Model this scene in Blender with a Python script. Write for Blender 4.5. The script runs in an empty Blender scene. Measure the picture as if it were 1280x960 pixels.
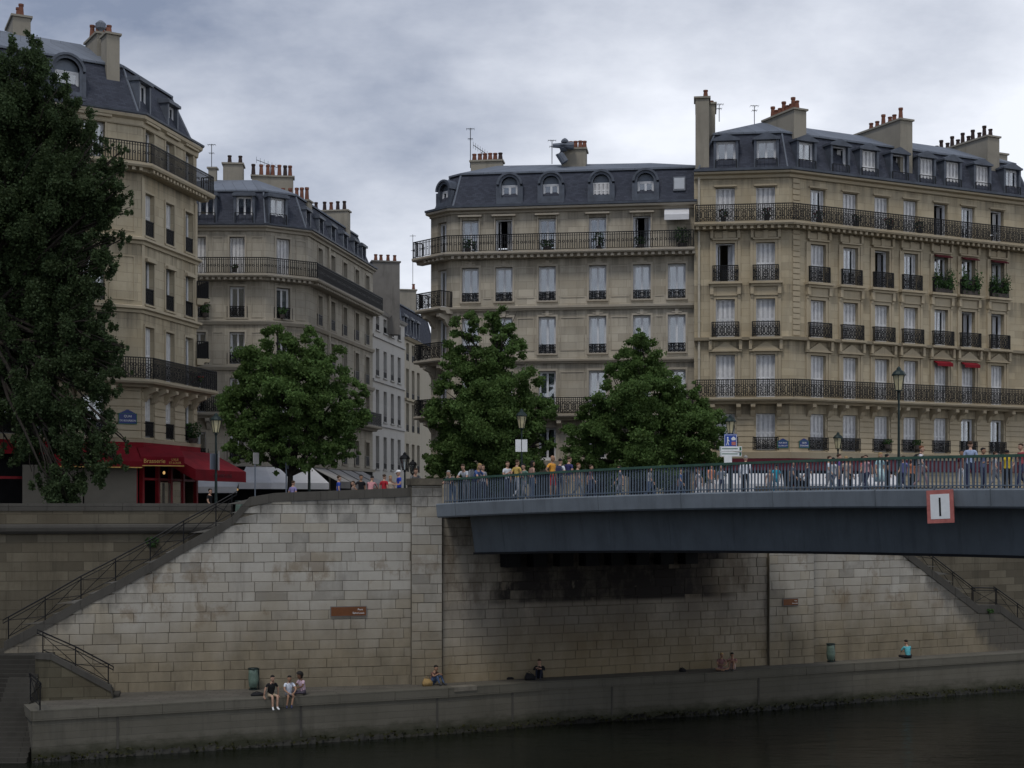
import bpy, bmesh, math, random
import numpy as np
from mathutils import Vector, Matrix
random.seed(7); np.random.seed(7)
sc = bpy.context.scene
COL = sc.collection
F = 1778.0; CZ = 10.1; HY = 630.0          # lens in pixels, eye height, horizon row
sin, cos, pi, rad = math.sin, math.cos, math.pi, math.radians

def at(px, py, Y):
    return Vector(((px-640)*Y/F, Y, CZ+(HY-py)*Y/F))

# ------------------------------------------------------------------ objects
def wloc(o):
    v = Vector((0, 0, 0))
    while o is not None:
        v = v+o.location; o = o.parent
    return v
def tag(o, label=None, cat=None, group=None, kind=None):
    if label: o['label'] = label
    if cat: o['category'] = cat
    if group: o['group'] = group
    if kind: o['kind'] = kind
    return o
def empty(name, loc, rz=0, label=None, cat=None, group=None):
    o = bpy.data.objects.new(name, None); COL.objects.link(o)
    o.empty_display_size = .2
    o.location = loc; o.rotation_euler = (0, 0, rz)
    return tag(o, label, cat, group)
def link(name, me, parent=None, loc=(0, 0, 0), rz=0, mat=None):
    o = bpy.data.objects.new(name, me); COL.objects.link(o)
    o.location = loc; o.rotation_euler = (0, 0, rz)
    if parent: o.parent = parent
    if mat is not None and len(me.materials) == 0: me.materials.append(mat)
    return o
def children(o): return [c for c in bpy.data.objects if c.parent == o]
KIDS = {}
def copy_tree(o, parent=None):
    c = o.copy(); COL.objects.link(c)
    if parent: c.parent = parent
    for ch in list(o.children): copy_tree(ch, c)
    return c

class MB:
    def __init__(s): s.v = []; s.f = []; s.uv = []; s.mi = []; s.m = 0
    def quad(s, a, b, c, d, uv=None):
        i = len(s.v); s.v += [tuple(a), tuple(b), tuple(c), tuple(d)]; s.f.append((i, i+1, i+2, i+3)); s.mi.append(s.m)
        s.uv.append(uv or ((0, 0), (1, 0), (1, 1), (0, 1)))
    def poly(s, pts, uv=None):
        i = len(s.v); s.v += [tuple(p) for p in pts]; s.f.append(tuple(range(i, i+len(pts)))); s.mi.append(s.m)
        s.uv.append(uv or tuple((p[0], p[2] if len(p) > 2 else 0) for p in pts))
    def hexa(s, b, t):                       # bottom ring, top ring of 4 (ccw from above)
        s.ring_solid([b, t])
    def ring_solid(s, rings, cap=True, uvs=None):
        i = len(s.v); n = len(rings[0])
        for r in rings: s.v += [tuple(p) for p in r]
        for k in range(len(rings)-1):
            for j in range(n):
                a = i+k*n+j; b = i+k*n+(j+1) % n
                s.f.append((a, b, b+n, a+n)); s.mi.append(s.m)
                pa, pb = s.v[a], s.v[b]
                L = math.hypot(pb[0]-pa[0], pb[1]-pa[1]) or abs(pb[2]-pa[2])
                s.uv.append(((0, pa[2]), (L, pb[2]), (L, s.v[b+n][2]), (0, s.v[a+n][2])))
        if cap:
            s.f.append(tuple(reversed(range(i, i+n)))); s.mi.append(s.m); s.uv.append(tuple((s.v[q][0], s.v[q][1]) for q in reversed(range(i, i+n))))
            k = i+(len(rings)-1)*n
            s.f.append(tuple(range(k, k+n))); s.mi.append(s.m); s.uv.append(tuple((s.v[q][0], s.v[q][1]) for q in range(k, k+n)))
    def box(s, x0, x1, y0, y1, z0, z1, fr=None):
        q = fr or (lambda x, y, z: (x, y, z))
        s.ring_solid([[q(x0, y0, z0), q(x1, y0, z0), q(x1, y1, z0), q(x0, y1, z0)],
                      [q(x0, y0, z1), q(x1, y0, z1), q(x1, y1, z1), q(x0, y1, z1)]])
    def bar(s, a, b, w, h=None):             # square bar between two points
        s.tube([a, b], w/2*1.2, 4, rot=pi/4)
    def tube(s, pts, r, n=6, rot=0, cap=True):
        pts = [Vector(p) for p in pts]
        rs = r if isinstance(r, (list, tuple)) else [r]*len(pts)
        rings = []
        for k, p in enumerate(pts):
            d = (pts[min(k+1, len(pts)-1)]-pts[max(k-1, 0)])
            if d.length < 1e-6: d = Vector((0, 0, 1))
            d.normalize()
            ref = Vector((0, 0, 1)) if abs(d.z) < .95 else Vector((1, 0, 0))
            a = d.cross(ref).normalized(); b = d.cross(a).normalized()
            rings.append([p+rs[k]*(a*cos(rot+2*pi*j/n)+b*sin(rot+2*pi*j/n)) for j in range(n)])
        s.ring_solid(rings, cap)
    def loop(s, c, ax, ay, R, r, n=10, a0=0, a1=2*pi):
        c = Vector(c); ax = Vector(ax); ay = Vector(ay)
        s.tube([c+R*(ax*cos(a0+(a1-a0)*k/n)+ay*sin(a0+(a1-a0)*k/n)) for k in range(n+1)], r, 4, cap=False)
    def lathe(s, prof, c=(0, 0, 0), n=12):
        rings = [[(c[0]+r*cos(2*pi*j/n), c[1]+r*sin(2*pi*j/n), c[2]+z) for j in range(n)] for r, z in prof]
        s.ring_solid(rings)
    def ball(s, c, R, n=8, m=6):
        rings = []
        for k in range(m+1):
            t = -pi/2+pi*k/m; t = max(min(t, pi/2-.05), -pi/2+.05)
            rings.append([(c[0]+R[0]*cos(t)*cos(2*pi*j/n), c[1]+R[1]*cos(t)*sin(2*pi*j/n), c[2]+R[2]*sin(t)) for j in range(n)])
        s.ring_solid(rings)
    def mesh(s, name, mats, off=None, smooth=False):
        v = s.v
        if off is not None: v = [(p[0]-off[0], p[1]-off[1], p[2]-off[2]) for p in v]
        me = bpy.data.meshes.new(name); me.from_pydata(v, [], s.f)
        ul = me.uv_layers.new(name='UVMap')
        flat = []
        for u in s.uv:
            for q in u: flat += [q[0], q[1]]
        ul.data.foreach_set('uv', flat)
        for m in (mats if isinstance(mats, (list, tuple)) else [mats]): me.materials.append(m)
        me.polygons.foreach_set('material_index', s.mi)
        if smooth: me.polygons.foreach_set('use_smooth', [True]*len(s.f))
        me.update(); return me
    def build(s, name, mat, parent=None, smooth=False):   # world coordinates in
        if parent:
            rz = parent.rotation_euler[2] if parent.parent else 0
            if rz:                               # part of a turned window: go into its own frame
                c = wloc(parent); co, si = cos(-rz), sin(-rz)
                s.v = [((p[0]-c[0])*co-(p[1]-c[1])*si, (p[0]-c[0])*si+(p[1]-c[1])*co, p[2]-c[2]) for p in s.v]
                return link(name, s.mesh(name, mat, None, smooth), parent)
            o = link(name, s.mesh(name, mat, wloc(parent), smooth), parent)
        else:
            P = np.array(s.v); c = Vector(((P[:, 0].min()+P[:, 0].max())/2, (P[:, 1].min()+P[:, 1].max())/2, P[:, 2].min()))
            o = link(name, s.mesh(name, mat, c, smooth), None, c)
        return o

# ------------------------------------------------------------------ materials
def nmat(name):
    m = bpy.data.materials.new(name); m.use_nodes = True
    nt = m.node_tree; b = nt.nodes['Principled BSDF']
    return m, nt, b
class G:                                     # tiny node-graph helper
    def __init__(s, nt): s.nt = nt
    def n(s, t, **kw):
        x = s.nt.nodes.new(t)
        for k, v in kw.items():
            if hasattr(x, k) and k not in ('Scale',): setattr(x, k, v)
            else: s.set(x.inputs[k.replace('_', ' ')], v)
        return x
    def set(s, sock, v):
        if hasattr(v, 'is_output') or isinstance(v, bpy.types.NodeSocket): s.nt.links.new(v, sock)
        else: sock.default_value = v
    def math(s, op, a, b=0.0, clamp=False):
        x = s.nt.nodes.new('ShaderNodeMath'); x.operation = op; x.use_clamp = clamp
        s.set(x.inputs[0], a); s.set(x.inputs[1], b); return x.outputs[0]
    def ramp(s, f, a, b):
        x = s.nt.nodes.new('ShaderNodeMapRange'); s.set(x.inputs[0], f); x.inputs[1].default_value = a; x.inputs[2].default_value = b
        return x.outputs[0]
    def mix(s, f, a, b, bt='MIX'):
        x = s.nt.nodes.new('ShaderNodeMix'); x.data_type = 'RGBA'; x.blend_type = bt
        s.set(x.inputs[0], f)
        for sock, v in ((x.inputs[6], a), (x.inputs[7], b)):
            if isinstance(v, tuple) and len(v) == 3: v = v+(1,)
            s.set(sock, v)
        return x.outputs[2]
    def noise(s, vec, scale, detail=4, rough=.6):
        x = s.nt.nodes.new('ShaderNodeTexNoise'); s.nt.links.new(vec, x.inputs['Vector'])
        x.inputs['Scale'].default_value = scale; x.inputs['Detail'].default_value = detail; x.inputs['Roughness'].default_value = rough
        return x.outputs[0]
    def scale(s, vec, sx, sy, sz):
        x = s.nt.nodes.new('ShaderNodeMapping'); s.nt.links.new(vec, x.inputs[0]); x.inputs['Scale'].default_value = (sx, sy, sz)
        return x.outputs[0]
    def pos(s): return s.nt.nodes.new('ShaderNodeNewGeometry').outputs['Position']
    def uv(s): return s.nt.nodes.new('ShaderNodeTexCoord').outputs['UV']
    def xyz(s, vec):
        x = s.nt.nodes.new('ShaderNodeSeparateXYZ'); s.nt.links.new(vec, x.inputs[0]); return x.outputs
    def bump(s, h, st, dist=.02):
        x = s.nt.nodes.new('ShaderNodeBump'); s.nt.links.new(h, x.inputs['Height']); x.inputs['Strength'].default_value = st; x.inputs['Distance'].default_value = dist
        return x.outputs[0]
def c4(c): return tuple(c)+(1,)
def plain(name, col, rough=.7, metal=0, var=.25, vs=3, spec=.3):
    m, nt, b = nmat(name); g = G(nt)
    n = g.noise(g.pos(), vs, 4)
    k = g.ramp(n, .3, .7)
    nt.links.new(g.mix(k, tuple(x*(1-var) for x in col), tuple(min(1, x*(1+var)) for x in col)), b.inputs['Base Color'])
    b.inputs['Roughness'].default_value = rough; b.inputs['Metallic'].default_value = metal
    b.inputs['Specular IOR Level'].default_value = spec
    return m
def ledges(zs):
    def f(g, col, uv, p, br):
        x, y, z = g.xyz(p)
        st = g.ramp(g.noise(g.scale(p, 2.2, 2.2, .12), 1.0, 5, .7), .38, .68)
        tot = None
        for z0 in zs:
            k = g.math('MULTIPLY', g.ramp(z, z0-1.5, z0-.1), g.math('LESS_THAN', z, z0+.05))
            tot = k if tot is None else g.math('MAXIMUM', tot, k)
        return g.mix(g.math('MULTIPLY', g.math('MULTIPLY', tot, st), .8), col, (.09, .078, .06))
    return f
def stone(name, base, bw=.9, bh=.42, var=.12, joint=.55, stain=.35, tint=(.75, .62, .42), jw=.012, streak=.3, extra=None, bumpst=.4, blocks=False):
    m, nt, b = nmat(name); g = G(nt)
    uv = g.uv(); p = g.pos()
    br = nt.nodes.new('ShaderNodeTexBrick'); nt.links.new(uv, br.inputs['Vector'])
    br.offset = .5; br.squash = 1
    br.inputs['Color1'].default_value = c4(tuple(x*(1-var) for x in base)); br.inputs['Color2'].default_value = c4(tuple(min(1, x*(1+var)) for x in base))
    br.inputs['Mortar'].default_value = c4(tuple(x*joint for x in base))
    br.inputs['Scale'].default_value = 1; br.inputs['Mortar Size'].default_value = jw; br.inputs['Mortar Smooth'].default_value = .3
    br.inputs['Brick Width'].default_value = bw; br.inputs['Row Height'].default_value = bh; br.inputs['Bias'].default_value = 0
    col = br.outputs['Color']
    if blocks:                               # one tone per modelled block, carried by its UV
        col = g.mix(g.xyz(uv)[0], tuple(x*(1-var) for x in base), tuple(min(1, x*(1+var)) for x in base))
    n1 = g.noise(p, .45, 6, .65)
    col = g.mix(g.math('MULTIPLY', g.ramp(n1, .42, .75), stain), col, tuple(base[i]*tint[i] for i in range(3)))
    n2 = g.noise(g.scale(p, 1.6, 1.6, .18), 1.0, 5, .7)
    col = g.mix(g.math('MULTIPLY', g.ramp(n2, .52, .8), streak), col, tuple(x*.3 for x in base))
    n3 = g.noise(p, 9, 5, .7)
    col = g.mix(g.math('MULTIPLY', g.ramp(n3, .25, .8), .35), col, g.mix(.5, col, (base[0]*.55, base[1]*.53, base[2]*.5)))
    if extra: col = extra(g, col, uv, p, br)
    nt.links.new(col, b.inputs['Base Color'])
    b.inputs['Roughness'].default_value = .9; b.inputs['Specular IOR Level'].default_value = .2
    h = g.math('MULTIPLY', n3, .8) if blocks else g.math('ADD', g.math('MULTIPLY', br.outputs['Fac'], -1.0), g.math('MULTIPLY', n3, .5))
    nt.links.new(g.bump(h, bumpst, .02), b.inputs['Normal'])
    return m

M = {}
M['stoneA'] = stone('stone_honey', (.445, .39, .285), 1.1, .48, .13, .6, .5, (.75, .66, .5), .01, .4, ledges((30.3, 27.4, 23.7, 20.1, 16.3)))
M['stoneB'] = stone('stone_grey', (.385, .355, .295), 1.2, .5, .1, .6, .45, (.75, .7, .6), .01, .4, ledges((28, 24.7, 21.8, 18.8, 15.8)))
M['stoneM'] = stone('stone_beige', (.42, .38, .305), 1.0, .46, .19, .6, .5, (.72, .64, .52), .01, .4, ledges((27.6, 24.9, 21.8, 18.6, 15.1)))
M['stoneR'] = stone('stone_gold', (.43, .37, .262), 1.1, .44, .14, .65, .5, (.72, .62, .46), .01, .4, ledges((29.4, 26.3, 22.9, 19.6, 16.1, 12.8)))
M['trimA'] = stone('trim_honey', (.44, .385, .285), 2.5, 5, .06, .7)
M['trimB'] = stone('trim_grey', (.37, .34, .285), 2.5, 5, .06, .7)
M['trimM'] = stone('trim_beige', (.39, .35, .285), 2.5, 5, .08, .7)
M['trimR'] = stone('trim_gold', (.41, .35, .25), 2.5, 5, .06, .7)
M['trimC'] = stone('trim_plaster', (.5, .49, .47), 3, 5, .04, .8)
M['plasterC'] = stone('plaster_white', (.50, .485, .455), 6, 6, .05, .9, .3, (.8, .78, .74), .004, .2)
M['plasterD'] = stone('plaster_cream', (.45, .41, .33), 6, 6, .05, .9, .3, (.8, .75, .6), .004, .3)
M['render'] = stone('chimney_render', (.30, .275, .225), 6, 6, .06, .9, .6, (.6, .6, .6), .004, .5)
M['renderD'] = stone('chimney_render_dark', (.2, .19, .175), 6, 6, .06, .9, .8, (.5, .5, .5), .004, .6)

def wall_extra(g, col, uv, p, br):
    x, y, z = g.xyz(p)
    n = g.noise(p, .5, 5, .6)
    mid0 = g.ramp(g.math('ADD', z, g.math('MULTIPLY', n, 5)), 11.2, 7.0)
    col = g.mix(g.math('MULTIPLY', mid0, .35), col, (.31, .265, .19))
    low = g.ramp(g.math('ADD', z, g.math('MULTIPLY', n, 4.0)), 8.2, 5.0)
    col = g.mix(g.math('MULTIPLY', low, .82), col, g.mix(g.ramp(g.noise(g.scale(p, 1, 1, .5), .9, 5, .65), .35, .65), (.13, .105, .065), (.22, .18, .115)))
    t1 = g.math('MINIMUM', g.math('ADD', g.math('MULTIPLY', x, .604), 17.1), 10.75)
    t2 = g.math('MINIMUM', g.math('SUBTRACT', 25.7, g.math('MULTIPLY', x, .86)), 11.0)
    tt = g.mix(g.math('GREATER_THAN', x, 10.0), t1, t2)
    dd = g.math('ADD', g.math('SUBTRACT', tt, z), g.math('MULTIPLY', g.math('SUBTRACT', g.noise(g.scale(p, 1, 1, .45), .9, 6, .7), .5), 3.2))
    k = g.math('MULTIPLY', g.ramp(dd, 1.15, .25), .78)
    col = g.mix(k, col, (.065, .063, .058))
    rust = g.ramp(g.noise(g.scale(p, 1, 1, .8), .75, 6, .68), .545, .64)
    mid = g.math('MULTIPLY', g.ramp(z, 4.0, 5.2), g.ramp(z, 8.6, 7.2))
    col = g.mix(g.math('MULTIPLY', g.math('MULTIPLY', rust, mid), .5), col, (.15, .10, .05))
    return col
def sparse_dark(base):                        # single darker or paler blocks here and there
    def f(g, col, uv, p, br):
        t = g.xyz(uv)[1]
        col = g.mix(g.math('MULTIPLY', g.ramp(t, .88, .94), g.math('MULTIPLY', g.ramp(g.noise(p, 1.1, 4), .3, .6), .6)), col, tuple(x*.3 for x in base))
        col = g.mix(g.math('MULTIPLY', g.ramp(t, .22, .08), .35), col, (base[0]*.75, base[1]*.66, base[2]*.5))
        return wall_extra(g, col, uv, p, br)
    return f
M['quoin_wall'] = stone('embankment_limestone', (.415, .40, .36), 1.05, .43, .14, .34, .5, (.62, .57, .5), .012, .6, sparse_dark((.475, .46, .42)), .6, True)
M['mortar'] = plain('old_mortar', (.105, .092, .07), .95, 0, .4, 2)
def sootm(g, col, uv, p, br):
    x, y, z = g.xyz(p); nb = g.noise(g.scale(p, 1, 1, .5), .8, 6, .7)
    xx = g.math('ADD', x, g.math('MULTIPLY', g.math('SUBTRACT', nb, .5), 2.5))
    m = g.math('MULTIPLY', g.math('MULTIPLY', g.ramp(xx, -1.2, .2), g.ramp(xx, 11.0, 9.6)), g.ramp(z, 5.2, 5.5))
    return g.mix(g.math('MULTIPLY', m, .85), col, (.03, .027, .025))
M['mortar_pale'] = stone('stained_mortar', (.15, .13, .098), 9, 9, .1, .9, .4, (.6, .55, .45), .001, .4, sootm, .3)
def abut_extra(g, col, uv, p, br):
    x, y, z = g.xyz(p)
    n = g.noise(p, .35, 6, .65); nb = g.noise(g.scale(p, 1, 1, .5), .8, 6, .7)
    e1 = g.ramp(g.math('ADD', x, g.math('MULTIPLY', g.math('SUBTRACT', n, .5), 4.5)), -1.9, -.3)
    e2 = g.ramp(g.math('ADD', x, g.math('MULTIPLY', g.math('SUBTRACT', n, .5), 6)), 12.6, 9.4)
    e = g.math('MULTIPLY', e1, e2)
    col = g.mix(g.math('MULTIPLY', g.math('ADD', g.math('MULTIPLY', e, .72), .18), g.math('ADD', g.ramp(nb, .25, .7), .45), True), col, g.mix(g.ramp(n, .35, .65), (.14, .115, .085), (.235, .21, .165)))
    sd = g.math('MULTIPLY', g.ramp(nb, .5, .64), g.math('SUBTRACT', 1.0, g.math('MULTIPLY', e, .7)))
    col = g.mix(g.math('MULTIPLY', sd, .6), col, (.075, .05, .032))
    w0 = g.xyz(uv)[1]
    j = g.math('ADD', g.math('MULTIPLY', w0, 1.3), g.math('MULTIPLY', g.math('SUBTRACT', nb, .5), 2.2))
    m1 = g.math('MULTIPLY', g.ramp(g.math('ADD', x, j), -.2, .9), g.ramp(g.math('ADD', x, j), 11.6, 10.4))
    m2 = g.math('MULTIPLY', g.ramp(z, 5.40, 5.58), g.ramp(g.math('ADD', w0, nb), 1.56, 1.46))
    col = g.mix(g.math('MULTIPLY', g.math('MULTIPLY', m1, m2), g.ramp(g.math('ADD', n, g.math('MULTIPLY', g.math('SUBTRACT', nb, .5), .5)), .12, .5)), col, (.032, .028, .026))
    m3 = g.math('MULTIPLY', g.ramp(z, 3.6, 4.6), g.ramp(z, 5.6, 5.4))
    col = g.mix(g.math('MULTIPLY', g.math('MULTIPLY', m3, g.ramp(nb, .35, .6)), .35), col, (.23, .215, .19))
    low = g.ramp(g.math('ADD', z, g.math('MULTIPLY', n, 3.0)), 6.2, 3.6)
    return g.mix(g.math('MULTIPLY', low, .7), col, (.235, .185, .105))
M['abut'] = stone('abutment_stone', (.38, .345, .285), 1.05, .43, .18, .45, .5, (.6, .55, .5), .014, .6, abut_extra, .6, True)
M['rearwall'] = stone('old_rubble_stone', (.125, .11, .08), 1.3, .42, .28, .55, .7, (.55, .5, .45), .014, .7, None, .6)
M['coping'] = stone('weathered_coping', (.085, .08, .07), 1.6, 5, .15, .5, .6, (.5, .5, .5), .014, .6)
def qw(g, col, uv, p, br):
    x, y, z = g.xyz(p)
    n = g.noise(g.scale(p, 1, 1, 2), 1.2, 5, .7)
    wet = g.ramp(g.math('ADD', z, g.math('MULTIPLY', n, .9)), 1.15, .7)
    return g.mix(g.math('MULTIPLY', wet, .9), col, (.03, .032, .018))
M['quaywall'] = stone('quay_concrete', (.125, .117, .095), 8, .28, .08, .75, .5, (.6, .6, .55), .01, .45, qw, .5)
M['quaytop'] = stone('quay_paving', (.115, .105, .087), .7, .35, .18, .6, .5, (.6, .6, .6), .015, .3)
M['steps'] = stone('step_stone', (.05, .047, .04), 1.4, 3, .3, .6, .5, (.6, .6, .6), .012, .4)
M['asphalt'] = plain('asphalt', (.06, .06, .06), .9, 0, .25, 2)
M['pave'] = plain('pavement_stone', (.17, .16, .15), .9, 0, .2, 2)
M['slate'] = stone('slate_tiles', (.055, .061, .08), .28, .16, .22, .6, .4, (.8, .8, .85), .008, .1, None, .5)
M['zinc'] = stone('zinc_sheet', (.17, .19, .225), .7, 60, .12, .6, .5, (.75, .78, .82), .02, .35)
M['zinc_dark'] = plain('zinc_weathered', (.085, .097, .12), .55, .2, .25, 2)
M['iron'] = plain('black_ironwork', (.007, .0075, .009), .55, .3, .3, 8)
M['white'] = plain('white_paint', (.62, .63, .65), .5, 0, .08, 4)
M['shut'] = plain('shutter_paint', (.68, .68, .68), .6, 0, .12, 3)
M['slat'] = plain('shutter_louvres', (.5, .5, .505), .7, 0, .15, 6)  # greyer than the stiles: grime plus the shade between louvres put into the colour
M['curtain'] = plain('net_curtain', (.42, .45, .50), .9, 0, .15, 5)
def curtainm():
    m, nt, b = nmat('net_curtain'); g = G(nt)
    r = nt.nodes.new('ShaderNodeObjectInfo').outputs['Random']
    n = g.noise(g.scale(g.pos(), 6, 6, .5), 1.5, 3)
    c = g.mix(r, (.26, .265, .28), (.74, .74, .74))
    nt.links.new(g.mix(g.math('MULTIPLY', g.ramp(n, .35, .7), .18), c, (.12, .125, .14)), b.inputs['Base Color']); b.inputs['Roughness'].default_value = .9
    return m
M['curtain'] = curtainm()
M['room'] = plain('dark_room', (.012, .012, .014), .9, 0, .2, 3)
M['pot'] = plain('terracotta', (.17, .07, .045), .85, 0, .35, 3)
M['potdark'] = plain('sooty_clay', (.045, .03, .028), .9, 0, .3, 5)
def grimy(name, col, rough=.5):
    m, nt, b = nmat(name); g = G(nt); p = g.pos()
    n = g.noise(p, .8, 4); st = g.noise(g.scale(p, 2.6, 2.6, .15), 1.2, 6, .7); sp = g.noise(p, 6, 5, .7)
    c = g.mix(g.ramp(n, .3, .7), tuple(x*.86 for x in col), tuple(x*1.12 for x in col))
    c = g.mix(g.math('MULTIPLY', g.ramp(st, .48, .72), .45), c, tuple(x*.5 for x in col))
    c = g.mix(g.math('MULTIPLY', g.ramp(sp, .66, .78), .5), c, (.09, .055, .035))
    nt.links.new(c, b.inputs['Base Color']); b.inputs['Roughness'].default_value = rough; b.inputs['Specular IOR Level'].default_value = .3
    return m
M['steel'] = grimy('bridge_paint', (.155, .178, .20))
M['steel_dark'] = grimy('girder_paint', (.105, .122, .135))
M['black'] = plain('black_steel', (.008, .008, .009), .7, 0, .2, 1)
M['railgreen'] = plain('handrail_green', (.045, .095, .07), .45, .1, .2, 2)
M['bars'] = plain('baluster_paint', (.11, .14, .175), .5, .1, .15, 2)
M['red'] = plain('red_awning', (.19, .005, .012), .85, 0, .2, 1.5)
M['redwood'] = plain('red_joinery', (.25, .012, .018), .5, 0, .2, 3)
M['maroon'] = plain('maroon_fascia', (.09, .008, .016), .5, 0, .2, 2)
M['awnwhite'] = plain('white_canvas', (.6, .6, .61), .9, 0, .08, 1)
M['awngrey'] = plain('grey_canvas', (.3, .29, .28), .9, 0, .15, 1)
M['cream'] = plain('cream_panel', (.18, .165, .135), .7, 0, .1, 1)
M['gold'] = plain('gold_lettering', (.65, .42, .12), .5, .2, .1, 4)
M['lampgreen'] = plain('lamp_green', (.018, .03, .028), .5, .3, .3, 5)
M['lampglass'] = plain('lantern_glass', (.5, .45, .28), .3, 0, .2, 6)
M['signblue'] = plain('sign_blue', (.015, .06, .32), .45, 0, .1, 4)
M['plateblue'] = plain('enamel_blue', (.02, .04, .17), .35, 0, .1, 4)
M['plategreen'] = plain('enamel_green', (.02, .12, .06), .35, 0, .1, 4)
M['signwhite'] = plain('sign_white', (.72, .74, .74), .5, 0, .06, 4)
M['signred'] = plain('sign_faded_red', (.42, .14, .12), .6, 0, .2, 5)
M['brown'] = plain('sign_brown', (.14, .05, .016), .5, 0, .15, 4)
M['bag'] = plain('green_bag', (.11, .16, .13), .4, 0, .25, 6)
M['bark'] = plain('bark', (.024, .02, .016), .95, 0, .4, 6)
M['soil'] = plain('planter', (.07, .06, .055), .9, 0, .3, 6)
M['pipe'] = plain('painted_pipe', (.45, .41, .33), .6, 0, .1, 3)
M['pipegrey'] = plain('lead_pipe', (.12, .14, .17), .5, .2, .1, 3)
def foliage(name, col, tr=.3):
    m, nt, b = nmat(name); g = G(nt); p = g.pos()
    n = g.noise(p, 1.1, 3, .6); n2 = g.noise(p, 14, 2, .6)
    c = g.mix(g.ramp(n, .32, .68), tuple(x*.6 for x in col), tuple(x*1.45 for x in col))
    c = g.mix(g.math('MULTIPLY', g.ramp(n2, .4, .75), .55), c, (col[0]*2.1, col[1]*1.7, col[2]*1.2))
    nt.links.new(c, b.inputs['Base Color']); b.inputs['Roughness'].default_value = .55; b.inputs['Specular IOR Level'].default_value = .14
    t = nt.nodes.new('ShaderNodeBsdfTranslucent'); nt.links.new(c, t.inputs[0])
    mx = nt.nodes.new('ShaderNodeMixShader'); mx.inputs[0].default_value = tr
    nt.links.new(b.outputs[0], mx.inputs[1]); nt.links.new(t.outputs[0], mx.inputs[2])
    nt.links.new(mx.outputs[0], nt.nodes['Material Output'].inputs[0])
    return m
M['leafP'] = foliage('poplar_leaves', (.046, .074, .034), .4)
M['leafL'] = foliage('lime_leaves', (.082, .142, .045), .42)
M['leafB'] = foliage('balcony_leaves', (.04, .085, .03))
M['flower'] = foliage('red_flowers', (.22, .03, .04))
M['moss'] = foliage('moss', (.022, .024, .007), .1)
def glassm():
    m, nt, b = nmat('window_glass'); g = G(nt)
    gl = nt.nodes.new('ShaderNodeBsdfGlossy'); gl.inputs['Roughness'].default_value = .03; gl.inputs[0].default_value = (.9, .91, .93, 1)
    tp = nt.nodes.new('ShaderNodeBsdfTransparent'); tp.inputs[0].default_value = (.78, .82, .84, 1)
    lw = nt.nodes.new('ShaderNodeLayerWeight'); lw.inputs[0].default_value = .35
    k = g.math('ADD', g.math('MULTIPLY', lw.outputs['Fresnel'], .7), .16, True)
    n = g.noise(g.pos(), .7, 1)
    bp = g.bump(n, .12, .05); nt.links.new(bp, gl.inputs['Normal'])
    mx = nt.nodes.new('ShaderNodeMixShader'); nt.links.new(k, mx.inputs[0]); nt.links.new(tp.outputs[0], mx.inputs[1]); nt.links.new(gl.outputs[0], mx.inputs[2])
    nt.links.new(mx.outputs[0], nt.nodes['Material Output'].inputs[0]); nt.nodes.remove(b)
    return m
M['glass'] = glassm()
def emis(name, col, st):
    m, nt, b = nmat(name); b.inputs['Base Color'].default_value = c4(col); b.inputs['Emission Color'].default_value = c4(col); b.inputs['Emission Strength'].default_value = st
    return m
M['bulb'] = emis('lit_bulb', (1, .6, .22), .5)
def waterm():
    m, nt, b = nmat('river_water'); g = G(nt); p = g.pos()
    b.inputs['Base Color'].default_value = (.006, .008, .005, 1); b.inputs['Roughness'].default_value = .09
    b.inputs['IOR'].default_value = 1.26
    a = g.noise(g.scale(p, .55, 1.5, 1), 1.1, 5, .6); c = g.noise(g.scale(p, .2, .6, 1), .6, 3, .6)
    h = g.math('ADD', a, g.math('MULTIPLY', c, 1.5))
    nt.links.new(g.bump(h, .25, .2), b.inputs['Normal'])
    return m
M['water'] = waterm()
COLS = {}
def cloth(col, rough=.85):
    k = tuple(round(x, 3) for x in col)
    if k not in COLS: COLS[k] = plain('fabric_%d' % len(COLS), col, rough, 0, .18, 12)
    return COLS[k]
ZEN = .2; SUNE = 1.5; EXPO = -0.13
# ------------------------------------------------------------------ facades
class Face:
    def __init__(s, p0, p1):
        s.p0 = Vector((p0[0], p0[1])); s.p1 = Vector((p1[0], p1[1]))
        d = s.p1-s.p0; s.L = d.length; s.d = d/s.L; s.n = Vector((s.d.y, -s.d.x)); s.rz = math.atan2(s.d.y, s.d.x)
        s.u0 = 0
    def w(s, u, o, z):                       # along, outward, up -> world
        q = s.p0+s.d*u+s.n*o
        return (q.x, q.y, z)
    def u(s, px):                            # where the facade stands on the sight line of a column in the photo
        k = (px-640)/F
        return (k*s.p0.y-s.p0.x)/(s.d.x-k*s.d.y)
    def z(s, px, py): 
        Y = s.p0.y+s.d.y*s.u(px)
        return CZ+(HY-py)*Y/F
    def fr(s): return lambda x, y, z: s.w(x, y, z)

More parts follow.
